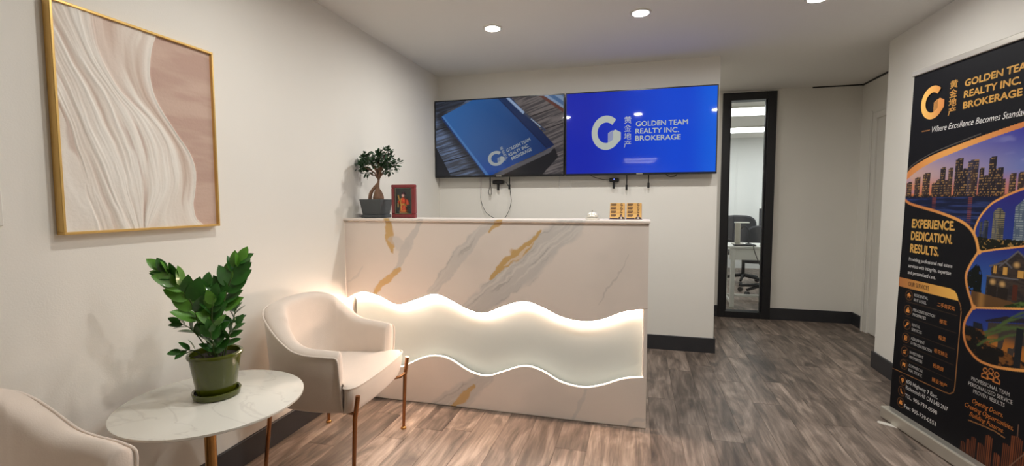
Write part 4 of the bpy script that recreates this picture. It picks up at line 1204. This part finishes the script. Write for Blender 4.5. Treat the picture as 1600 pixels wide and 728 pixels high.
    c = slab(c, [(0.510, 1.0), (0.513, 1.105), (0.525, 1.114), (0.54, 1.105), (0.54, 1.0)], (60, 68, 88), (128, 126, 112), 5, 0.525, 0.008)
    c = slab(c, [(0.557, 1.0), (0.560, 1.150), (0.583, 1.172), (0.603, 1.16), (0.616, 1.146), (0.614, 1.0)], (96, 98, 100), (196, 178, 120), 7, 0.585, 0.009)
    c = slab(c, [(0.66, 1.0), (0.662, 1.175), (0.70, 1.21), (0.76, 1.23), (0.86, 1.22), (0.86, 1.0)], (92, 108, 128), (196, 206, 200), 9, 0.78, 0.010)
    gm = t < 1.040 + 0.02 * fbm(s * 30, t * 5, 8) - 0.02
    gc = mix(one * lin((30, 32, 22)), lin((206, 160, 84)), 0.6 * (vnoise(s * 110, t * 130, 6) > 0.74))
    c = np.where(gm[..., None], gc, c)
    col = np.where(tw[..., None], c * 0.7, col)
    # --- lit house at dusk
    hs = inpoly(s, t, HS_T + [(0.9, 0.78)] + P4_T[::-1] + HS_L[::-1])
    v = np.clip((t - 0.80) / 0.2, 0, 1)
    c = lin((60, 110, 190)) * (1 - v[..., None]) + lin((48, 52, 142)) * v[..., None]
    tree = inpoly(s, t, [(0.44, 0.77), (0.455, 0.86), (0.475, 0.88), (0.495, 0.905), (0.512, 0.895), (0.530, 0.855), (0.532, 0.77)])
    tree &= fbm(s * 60, t * 60, 2) > 0.3
    c = np.where(tree[..., None], one * lin((20, 26, 22)), c)
    house = inpoly(s, t, [(0.553, 0.72), (0.553, 0.855), (0.575, 0.862), (0.572, 0.900), (0.619, 0.935), (0.655, 0.950), (0.690, 0.984), (0.74, 0.955), (0.90, 0.955), (0.90, 0.72)])
    hc = mix(one * lin((54, 48, 46)), lin((76, 64, 56)), sstep(0.4, 0.6, fbm(s * 40, t * 140, 3)))
    c = np.where(house[..., None], hc, c)
    for pl in ([(0.565, 0.905), (0.622, 0.925)], [(0.612, 0.908), (0.690, 0.984), (0.745, 0.945)], [(0.640, 0.93), (0.668, 0.91)], [(0.553, 0.858), (0.70, 0.864)]):
        d, _, _ = pdist(s, t, pl); c = mix(c, lin((112, 108, 112)), sstep(0.005, 0.002, d))
    for (a, b, x1, z1) in ((0.580, 0.876, 0.597, 0.908), (0.630, 0.874, 0.652, 0.910), (0.695, 0.872, 0.735, 0.902), (0.76, 0.872, 0.80, 0.902)):
        k = (s > a) & (s < x1) & (t > b) & (t < z1)
        c = np.where(k[..., None], mix(one * lin((232, 176, 88)), lin((120, 80, 40)), 1.0 * (np.sin((s - a) * 2 * math.pi / 0.009) > 0.8)), c)
    for (a, b) in ((0.585, 0.835), (0.632, 0.832), (0.69, 0.925)):
        c = mix(c, lin((240, 190, 120)), sstep(0.020, 0.0, np.hypot((s - a) * 0.9, t - b)))
    for (a, x1) in ((0.562, 0.606), (0.612, 0.660)):
        k = (s > a) & (s < x1) & (t > 0.758) & (t < 0.818)
        c = np.where(k[..., None], one * lin((46, 38, 34)), c)
    k = (s > 0.68) & (s < 0.705) & (t > 0.77) & (t < 0.84); c = np.where(k[..., None], one * lin((96, 48, 34)), c)
    drv = (t < 0.775 - 0.06 * (s - 0.5)) & (s > 0.48)
    c = np.where(drv[..., None], mix(one * lin((112, 80, 48)), lin((176, 128, 70)), sstep(0.03, 0.0, np.abs(s - 0.535))), c)
    gr = inpoly(s, t, [(0.65, 0.74), (0.76, 0.79), (0.9, 0.80), (0.9, 0.70), (0.66, 0.70)])
    c = np.where(gr[..., None], mix(one * lin((40, 58, 28)), lin((96, 120, 60)), sstep(0.5, 0.7, fbm(s * 60, t * 60, 9))), c)
    col = np.where(hs[..., None], c * 0.65, col)
    # --- patio by night
    p4 = inpoly(s, t, P4_T + [(0.9, 0.53)] + P4_L[::-1])
    v = np.clip((t - 0.58) / 0.16, 0, 1)
    c = lin((54, 80, 160)) * (1 - v[..., None]) + lin((36, 38, 120)) * v[..., None]
    gr = t < 0.600 + 0.02 * fbm(s * 25, t * 4, 3)
    gc = mix(one * lin((28, 26, 24)), lin((176, 112, 52)), 0.55 * sstep(0.55, 0.7, fbm(s * 35, t * 40, 7)))
    c = np.where(gr[..., None], gc, c)
    k = inpoly(s, t, [(0.505, 0.605), (0.505, 0.632), (0.55, 0.635), (0.56, 0.605)]); c = np.where(k[..., None], one * lin((36, 40, 52)), c)
    k = inpoly(s, t, [(0.565, 0.655), (0.66, 0.695), (0.78, 0.71), (0.78, 0.695), (0.57, 0.648)]); c = np.where(k[..., None], one * lin((46, 42, 52)), c)
    k = inpoly(s, t, [(0.58, 0.648), (0.78, 0.69), (0.78, 0.52), (0.58, 0.56)]); c = np.where(k[..., None], mix(one * lin((74, 66, 60)), lin((206, 128, 50)), 0.85 * sstep(0.62, 0.56, t) * (vnoise(s * 70, t * 15, 4) > 0.35)), c)
    for (a, b, e, g_) in ((0.58, 0.60, 0.75, 0.72), (0.575, 0.585, 0.76, 0.67), (0.60, 0.56, 0.77, 0.65), (0.62, 0.63, 0.77, 0.75), (0.57, 0.60, 0.72, 0.66), (0.54, 0.53, 0.62, 0.58)):
        d, _, p = pdist(s, t, [(a, b), ((a + e) / 2, (b + g_) / 2 + 0.012), (e, g_)])
        c = mix(c, lin((86, 108, 58)), sstep(0.006 + 0.008 * 1, 0.003, d + 0.008 * fbm(s * 80, t * 80, 5)))
    k = (s > 0.715) & (s < 0.745) & (t < 0.66); c = np.where(k[..., None], one * lin((34, 38, 42)), c)
    col = np.where(p4[..., None], c * 0.7, col)
    # --- gold ribbons
    def gold(): 
        g = np.clip(0.5 + 0.5 * np.sin(s * 7 + t * 4), 0, 1)[..., None]
        return lin((224, 158, 84)) * g + lin((196, 122, 68)) * (1 - g)
    G = gold()
    arc = (t < f(TOPARC)) & (t > f(TOPARC2))
    col = np.where(arc[..., None], G, col)
    d, _, _ = pdist(s, t, [(a, b + 0.012) for a, b in TOPARC][:36]); col = mix(col, lin((96, 90, 84)), 0.8 * sstep(0.0035, 0.0015, d))
    for c_, w in ((CITYB, 0.0070), (TOW_L, 0.0048), (HS_T, 0.0042), (HS_L, 0.0060), (P4_T, 0.0042), (P4_L, 0.0060)):
        d, _, _ = pdist(s, t, c_)
        m_ = sstep(w + 0.0012, w - 0.0012, d)
        col = col * (1 - m_[..., None]) + G * m_[..., None]
    for (a, b) in ((0.499, 0.962), (0.496, 0.700)):
        m_ = sstep(0.015, 0.009, np.hypot(s - a - 0.004, t - b)); col = col * (1 - m_[..., None]) + G * m_[..., None]
    # --- services bar and outline
    bar = inpoly(s, t, [(-0.1, 0.761), (0.355, 0.763), (0.385, 0.755), (0.402, 0.738), (0.413, 0.712), (-0.1, 0.712)])
    bu = np.clip(s / 0.4, 0, 1)[..., None]
    col = np.where(bar[..., None], lin((176, 112, 66)) * (1 - bu) + lin((232, 178, 84)) * bu, col)
    for pl, w in (([(0.413, 0.712), (0.428, 0.69), (0.433, 0.66), (0.433, 0.285), (0.428, 0.258), (0.408, 0.242), (0.38, 0.238)], 0.0018), ([(-0.1, 0.224), (0.38, 0.238)], 0.0014),
                  ([(0.07, 0.636), (0.415, 0.637)], 0.001), ([(0.07, 0.551), (0.415, 0.552)], 0.001), ([(0.07, 0.467), (0.415, 0.470)], 0.001), ([(0.07, 0.389), (0.415, 0.391)], 0.001), ([(0.07, 0.311), (0.415, 0.313)], 0.001),
                  ([(0.525, 0.163), (0.60, 0.172), (0.66, 0.176), (0.707, 0.170)], 0.002), ([(0.089, 1.576), (0.141, 1.576)], 0.0015)):
        d, _, _ = pdist(s, t, pl); col = mix(col, lin((150, 104, 62) if w > 0.0012 else (64, 50, 38)), 0.9 * sstep(w + 0.0012, w, d))
    # --- icon rings with glyphs
    OR = lin((226, 146, 72))
    for i, z in enumerate((0.672, 0.590, 0.507, 0.431, 0.353, 0.278, 0.186, 0.123, 0.057)):
        d = np.hypot(s - 0.086, t - z)
        col = mix(col, lin((112, 76, 46)), sstep(0.0028, 0.0012, np.abs(d - 0.026)) * 0.8)
        a, b = s - 0.086, t - z
        if i == 0: k = inpoly(a, b, [(-0.016, 0.0), (0, 0.016), (0.016, 0.0), (0.010, 0.0), (0.010, -0.014), (0.004, -0.014), (0.004, -0.004), (-0.004, -0.004), (-0.004, -0.014), (-0.010, -0.014), (-0.010, 0.0)])
        elif i == 1: k = ((np.abs(a) < 0.005) & (b < 0.016) & (b > -0.014)) | ((np.abs(a) < 0.013) & (b < 0.004) & (b > -0.014))
        elif i == 2: k = ((np.hypot(a - 0.006, b - 0.008) < 0.008) & (np.hypot(a - 0.007, b - 0.009) > 0.003)) | (pdist(a, b, [(0.0, 0.0), (-0.012, -0.013)])[0] < 0.0028)
        elif i == 3: k = (np.abs(a) < 0.010) & (np.abs(b) < 0.014) & ~((np.abs(a) < 0.006) & (np.abs(np.mod(b + 0.014, 0.009) - 0.0045) < 0.0015))
        elif i == 4: k = ((np.abs(np.mod(a + 0.012, 0.008) - 0.004) < 0.0025) & (np.abs(a) < 0.012) & (b < a * 0.7) & (b > -0.013)) | (pdist(a, b, [(-0.012, 0.0), (0.012, 0.013)])[0] < 0.002)
        elif i == 5: k = (np.abs(a) < 0.011) & (b > -0.011) & (b < 0.012) & ~((np.abs(a) < 0.004) & (b < -0.004))
        elif i == 6: k = ((np.hypot(a, b - 0.004) < 0.010) & (np.hypot(a, b - 0.005) > 0.0035)) | inpoly(a, b, [(-0.008, -0.001), (0, -0.016), (0.008, -0.001)])
        elif i == 7: k = pdist(a, b, [(-0.007, 0.010), (-0.005, -0.002), (0.004, -0.009), (0.009, -0.009)])[0] < 0.0036
        else: k = ((np.abs(a) < 0.013) & (b > -0.009) & (b < 0.003)) | ((np.abs(a) < 0.008) & (b > 0.003) & (b < 0.012))
        col = np.where(k[..., None], one * OR, col)
    # people outline
    for (a, b, r) in ((0.588, 0.428, 0.010), (0.616, 0.434, 0.011), (0.645, 0.428, 0.010)):
        d = np.hypot(s - a, t - b); m_ = sstep(0.0028, 0.0014, np.abs(d - r))
        d2, _, _ = pdist(s, t, [(a - 0.017, b - 0.036), (a - 0.015, b - 0.020), (a, b - 0.013), (a + 0.015, b - 0.020), (a + 0.017, b - 0.036), (a - 0.017, b - 0.036)])
        col = mix(col, lin((186, 116, 58)), np.maximum(m_, sstep(0.0028, 0.0014, d2)))
    # skyline foot
    c = col
    for i, (x0, x1, z1) in enumerate(((0.49, 0.52, 0.05), (0.525, 0.545, 0.075), (0.548, 0.575, 0.10), (0.58, 0.615, 0.088), (0.615, 0.655, 0.145), (0.66, 0.695, 0.085), (0.70, 0.738, 0.15), (0.735, 0.79, 0.205), (0.79, 0.83, 0.16), (0.825, 0.86, 0.12))):
        k = (s > x0) & (s < x1) & (t < z1 - 0.35 * np.abs(s - (x0 + x1) / 2))
        b = mix(one * lin((46, 28, 22)), lin((138, 76, 44)), 0.7 * (np.sin(s * 2 * math.pi / 0.009) > 0.3) * sstep(-0.05, 0.1, t + 0.03))
        c = np.where(k[..., None], b, c)
    d, _, _ = pdist(s, t, [(0.763, 0.20), (0.763, 0.255)]); c = mix(c, lin((130, 96, 76)), sstep(0.002, 0.001, d))
    d, _, _ = pdist(s, t, [(0.68, -0.03), (0.86, 0.24)]); c = mix(c, lin((120, 92, 76)), 0.8 * sstep(0.003, 0.0015, d))
    return c
S_, T_g = np.meshgrid(np.linspace(0, BW, 300), np.linspace(0, BHT, 660))
Yt = TILT * T_g
pr = mesh_obj('fabric', grid_mesh('fabric', S_, Yt, T_g + 0.075, paint_banner(S_, T_g)), mat_attr('printed_banner', 0.6, spec=0.15), bn)
MB().prism([(0, 0.075), (BW, 0.075), (BW, 0.0751), (0, 0.0751)], 0.0006, 0.001).build('hem', M_BLACK, bn)
bk = MB()
bk.add([(0, 0.0012, 0.075), (BW, 0.0012, 0.075), (BW, 0.0012 + TILT * BHT, 0.075 + BHT), (0, 0.0012 + TILT * BHT, 0.075 + BHT)], [(0, 3, 2, 1)])
bk.build('fabric_back', mat('banner_back', rgb(205, 205, 205), 0.7), bn)
tr_ = MB().cbox(-0.006, TILT * BHT - 0.010, 0.075 + BHT - 0.004, BW + 0.006, TILT * BHT + 0.012, 0.075 + BHT + 0.026, 0.003)
tr_.build('top_rail', M_ALU, bn)
MB().prism([(-0.012, 0.004), (BW + 0.012, 0.004), (BW + 0.012, 0.060), (BW + 0.010, 0.074), (-0.010, 0.074), (-0.012, 0.060)], -0.045, 0.045).build('base_cassette', M_ALU, bn, bevel=0.008)
M_FOOT = mat('pale_foot', rgb(226, 222, 212), 0.4)
for (ax, bx) in ((0.058, 0.185), (0.792, 0.665)):       # swivelled stabiliser feet
    a_ = Vector((ax, -0.094, 0)); b2 = Vector((bx, 0.045, 0))
    d_ = (b2 - a_).normalized(); w_ = Vector((-d_.y, d_.x, 0)) * 0.017
    ring = [a_ + w_ * 0.55 - d_ * 0.004, a_ + w_ + d_ * 0.012, b2 + w_ - d_ * 0.012, b2 + w_ * 0.5, b2 - w_ * 0.5, b2 - w_ - d_ * 0.012, a_ - w_ + d_ * 0.012, a_ - w_ * 0.55 - d_ * 0.004]
    n_ = len(ring)
    fv = [(p.x, p.y, 0.0) for p in ring] + [(p.x, p.y, 0.0038) for p in ring]
    ff = [tuple(range(n_)), tuple(range(2 * n_ - 1, n_ - 1, -1))] + [(k, (k + 1) % n_, (k + 1) % n_ + n_, k + n_) for k in range(n_)]
    MB().add(fv, ff).build('foot', M_FOOT, bn)
MB().tube([(BW / 2, 0.035, 0.06), (BW / 2, 0.045, 1.0), (BW / 2, 0.012 + TILT * BHT, 0.07 + BHT)], 0.007, 8).build('support_pole', M_ALU, bn, True)
M_GTXT = mat_ramp('gold_print', rgb(240, 190, 96), rgb(210, 132, 66), 0.4)
M_WTXT = mat('white_print', rgb(222, 220, 216), 0.5)
M_OTXT = mat('orange_print', rgb(222, 138, 62), 0.5)
M_BTXT = mat('brown_print', rgb(72, 44, 26), 0.5)
def bt(body, x0, z0, x1, z1, m, bold=0.0, shear=0.0):
    zc = (z0 + z1) / 2
    o = text(body, (x0, z0 + 0.075, x1, z1 + 0.075), m, pr, TILT * zc - 0.0016, bold=bold, shear=shear)
    if o: # follow the lean of the fabric
        me = o.data; co = np.empty(len(me.vertices) * 3, np.float32); me.vertices.foreach_get('co', co); co = co.reshape(-1, 3)
        co[:, 1] = (co[:, 2] - 0.075) * TILT - 0.0012; me.vertices.foreach_set('co', co.ravel()); me.update()
    return o
lg = g_logo(pr, 0.150, 1.719 + 0.075, 0.079, 0.087, M_GTXT, TILT * 1.72 - 0.003)
for k, ch in enumerate('黄金地产'):
    bt(ch, 0.256, 1.763 - k * 0.0445, 0.304, 1.804 - k * 0.0445, M_GTXT, 0.01)
bt('GOLDEN TEAM', 0.345, 1.754, 0.690, 1.789, M_GTXT, 0.02)
bt('REALTY INC.', 0.345, 1.700, 0.636, 1.735, M_GTXT, 0.02)
bt('BROKERAGE', 0.345, 1.647, 0.646, 1.682, M_GTXT, 0.02)
bt('Where Excellence Becomes Standard', 0.160, 1.561, 0.690, 1.592, M_WTXT, 0.0, 0.3)
bt('EXPERIENCE.', 0.068, 1.050, 0.358, 1.100, M_GTXT, 0.022)
bt('DEDICATION.', 0.068, 0.982, 0.349, 1.032, M_GTXT, 0.022)
bt('RESULTS.', 0.069, 0.912, 0.271, 0.962, M_GTXT, 0.022)
bt('Providing professional real estate', 0.066, 0.860, 0.361, 0.885, M_WTXT)
bt('services with integrity, expertise', 0.065, 0.823, 0.357, 0.849, M_WTXT)
bt('and personalized care.', 0.065, 0.786, 0.262, 0.811, M_WTXT)
bt('OUR SERVICES', 0.075, 0.726, 0.225, 0.750, M_BTXT, 0.0)
for z, a, wa, b, wb, cn, c0, c1 in ((0.672, 'RESIDENTIAL', 0.098, 'BUY & SELL', 0.090, '二手房买卖', 0.288, 0.397), (0.590, 'PRE-CONSTRUCTION', 0.153, 'PROPERTIES', 0.094, '楼花', 0.310, 0.357), (0.507, 'RENTAL', 0.058, 'SERVICES', 0.074, '租赁', 0.312, 0.358),
                                      (0.431, 'ASSIGNMENT', 0.100, 'OF PRE-CONSTRUCTION', 0.150, '楼花转让', 0.291, 0.378), (0.352, 'INVESTMENT', 0.098, 'PROPERTIES', 0.094, '投资房', 0.291, 0.360), (0.278, 'COMMERCIAL', 0.104, 'REAL ESTATE', 0.098, '商业地产', 0.292, 0.390)):
    bt(a, 0.126, z + 0.003, 0.126 + wa, z + 0.019, M_WTXT, 0.006)
    bt(b, 0.126, z - 0.023, 0.126 + wb, z - 0.007, M_WTXT, 0.006)
    bt(cn, c0, z - 0.016, c1, z + 0.007, M_OTXT, 0.008)
bt('650 Highway 7 East,', 0.118, 0.178, 0.338, 0.206, M_WTXT)
bt('Richmond Hill ON L4B 2N7', 0.117, 0.150, 0.405, 0.172, M_WTXT)
bt('TEL. 905-739-0598', 0.116, 0.103, 0.342, 0.124, M_WTXT)
bt('Fax: 905-739-0553', 0.117, 0.043, 0.342, 0.064, M_WTXT)
bt('PROFESSIONAL TEAM', 0.522, 0.356, 0.713, 0.374, M_WTXT, 0.004)
bt('PERSONALIZED SERVICE', 0.508, 0.328, 0.729, 0.346, M_WTXT, 0.004)
bt('PROVEN RESULTS', 0.538, 0.301, 0.695, 0.319, M_WTXT, 0.004)
bt('Opening Doors,', 0.537, 0.246, 0.692, 0.276, M_OTXT, 0.006, 0.35)
bt('Creating Opportunities,', 0.499, 0.212, 0.743, 0.242, M_OTXT, 0.006, 0.35)
bt('Building Futures.', 0.528, 0.180, 0.702, 0.208, M_OTXT, 0.006, 0.35)

# ------------------------------------------------------------------ office behind the glass
dk = thing('office_desk', 'white office desk with metal frame behind the glass panel', 'desk', (2.84, 6.05, 0))
MB().cbox(0, 0, 0.712, 1.5, 0.55, 0.738, 0.003).build('desktop', M_WHITE, dk)
MB().cbox(0.06, 0.03, 0.575, 1.44, 0.045, 0.711, 0.002).build('modesty_panel', M_WHITE, dk)
for a, b in ((0.075, 0.012), (1.405, 0.012), (0.075, 0.49), (1.405, 0.49)):
    MB().cbox(a, b, 0.0, a + 0.045, b + 0.045, 0.711, 0.003).build('leg', M_WHITE, dk)
MB().cbox(0.1205, 0.50, 0.045, 1.4045, 0.53, 0.075, 0.002).build('foot_rail', M_WHITE, dk)
for a in (0.082, 1.412):
    MB().cbox(a, 0.058, 0.045, a + 0.03, 0.489, 0.075, 0.002).build('foot_rail', M_WHITE, dk)
def office_chair(loc, rz, label, s=1.0, top=1.06):
    c = thing('office_chair', label, 'chair', loc, rz, group='office chairs behind the glass')
    bw = 0.24 * s; v = []; f = []
    n = 20
    def outline(y, k):
        pts = []
        for i in range(n):
            a = 2 * math.pi * i / n
            cx = math.copysign(abs(math.cos(a)) ** 0.55, math.cos(a)); cz = math.copysign(abs(math.sin(a)) ** 0.55, math.sin(a))
            pts.append((bw * k * cx, y + 0.06 * (abs(cx) ** 2) * -1, 0.56 + (top - 0.56) / 2 + (top - 0.56) / 2 * k * cz))
        return pts
    for (y, k) in ((0.20, 0.90), (0.215, 1.0), (0.25, 1.0), (0.262, 0.9)):
        v += outline(y, k)
    for i in range(3):
        for j in range(n):
            f.append((i * n + j, i * n + (j + 1) % n, (i + 1) * n + (j + 1) % n, (i + 1) * n + j))
    f.append(tuple(range(n))); f.append(tuple(3 * n + j for j in range(n))[::-1])
    MB().add(v, f).build('backrest', M_DARKG, c, True)
    MB().cbox(-0.24, -0.24, 0.44, 0.24, 0.22, 0.51, 0.025).build('seat', M_DARKG, c, True)
    MB().tube([(0, 0.24, 0.70), (0, 0.27, 0.5), (0, 0.15, 0.43), (0, 0, 0.43)], 0.02, 8).build('back_support', M_BLACK, c, True)
    MB().tube([(0, 0, 0.10), (0, 0, 0.44)], 0.025, 12).build('gas_column', M_BLACK, c, True)
    for k in range(5):
        a = 2 * math.pi * k / 5 + 0.3
        x_, y_ = math.cos(a), math.sin(a)
        lg_ = MB().tube([(0.02 * x_, 0.02 * y_, 0.13), (0.30 * x_, 0.30 * y_, 0.085)], [0.026, 0.018], 8).build('base_arm', M_BLACK, c, True)
        MB().tube([(0.30 * x_ - 0.02 * y_, 0.30 * y_ + 0.02 * x_, 0.032), (0.30 * x_ + 0.02 * y_, 0.30 * y_ - 0.02 * x_, 0.032)], 0.032, 14).build('caster', M_BLACK, lg_, True)
    for sx in (-1, 1):
        MB().tube([(sx * 0.23, 0.05, 0.45), (sx * 0.29, 0.05, 0.50), (sx * 0.29, 0.05, 0.67)], 0.012, 8).cbox(sx * 0.29 - 0.03, -0.12, 0.67, sx * 0.29 + 0.03, 0.14, 0.70, 0.008).build('armrest', M_BLACK, c)
    return c
office_chair((3.42, 7.92, 0), math.radians(20), 'dark grey office chair with tall wide back behind the white desk', 1.25, 1.05)
office_chair((3.50, 7.04, 0), math.radians(-15), 'dark grey office chair with low rounded back at the white desk', 1.0, 0.93)
dl = thing('desk_lamp', 'flat silver desk lamp with thin level head on the white office desk', 'lamp', (3.03, 6.33, 0.739))
MB().cbox(-0.06, -0.05, 0, 0.07, 0.07, 0.012, 0.003).build('base', M_ALU, dl)
MB().cbox(-0.032, -0.006, 0.012, 0.028, 0.014, 0.262, 0.003).build('column', M_ALU, dl)
MB().cbox(-0.035, -0.03, 0.262, 0.125, 0.05, 0.276, 0.004).build('lamp_head', M_WHITE, dl)
gl = thing('gooseneck_cable', 'black gooseneck on a round foot beside the silver desk lamp', 'cable_loop', (3.16, 6.36, 0.739))  # black cable loop, shaped as a gooseneck with foot and head
MB().lathe([(0, 0), (0.035, 0), (0.035, 0.010), (0.012, 0.016), (0, 0.016)], 20).build('foot', M_BLACK, gl, True)
MB().tube(catmull([(0, 0, 0.014), (0.004, 0, 0.12), (-0.012, 0, 0.19), (-0.045, 0, 0.222), (-0.068, 0, 0.212)], 6), 0.006, 8).build('neck', M_BLACK, gl, True)
MB().tube([(-0.066, 0, 0.213), (-0.085, 0, 0.19)], [0.014, 0.011], 10).build('head', M_BLACK, gl, True)
for (x, y, l, hh) in ((4.05, 8.9, 'grey-backed monitor on the far office table', 0.33), (4.44, 8.6, 'tall black monitor at the end of the far office table', 0.45)):
    m2 = thing('monitor', l, 'monitor', (x, y, 0.731), math.radians(8), group='office monitors')
    MB().cbox(-0.12, -0.09, 0, 0.12, 0.09, 0.01, 0.003).build('foot', M_BLACK, m2)
    MB().cbox(-0.03, 0.0, 0.01, 0.03, 0.02, 0.2, 0.002).build('neck', M_BLACK, m2)
    MB().cbox(-0.22, -0.03, 0.08, 0.22, -0.001, 0.08 + hh, 0.004).build('panel', M_DARKG, m2)
t2 = thing('office_table', 'far white office table along the end wall', 'table', (3.2, 8.5, 0))
MB().cbox(0, 0, 0.70, 2.2, 0.75, 0.73, 0.003).build('tabletop', M_WHITE, t2)
for a, b in ((0.05, 0.05), (2.1, 0.05), (0.05, 0.65), (2.1, 0.65)):
    MB().cbox(a, b, 0, a + 0.05, b + 0.05, 0.699, 0.003).build('leg', M_WHITE, t2)
kb = thing('keyboard', 'black keyboard lying near the front edge of the white office desk', 'keyboard', (2.95, 6.08, 0.739))
MB().cbox(0, 0, 0, 0.24, 0.11, 0.014, 0.004).build('body', M_BLACK, kb)
MB().cbox(0.01, 0.012, 0.014, 0.23, 0.10, 0.018, 0.002).build('keys', M_DARKG, kb)
mo = MB().lathe([(0, 0), (0.030, 0.0), (0.033, 0.010), (0.026, 0.026), (0.012, 0.033), (0, 0.034)], 20).build('computer_mouse', M_WHITE, smooth=True, loc=(3.27, 6.16, 0.739))
tag(mo, 'pale computer mouse beside the keyboard on the office desk', 'mouse')
cable([(3.145, 0.745, 6.10), (3.15, 0.741, 6.043), (3.155, 0.70, 6.034), (3.19, 0.60, 6.03), (3.24, 0.48, 6.04), (3.28, 0.40, 6.12)], 'black cable hanging over the front of the office desk', 0.005)
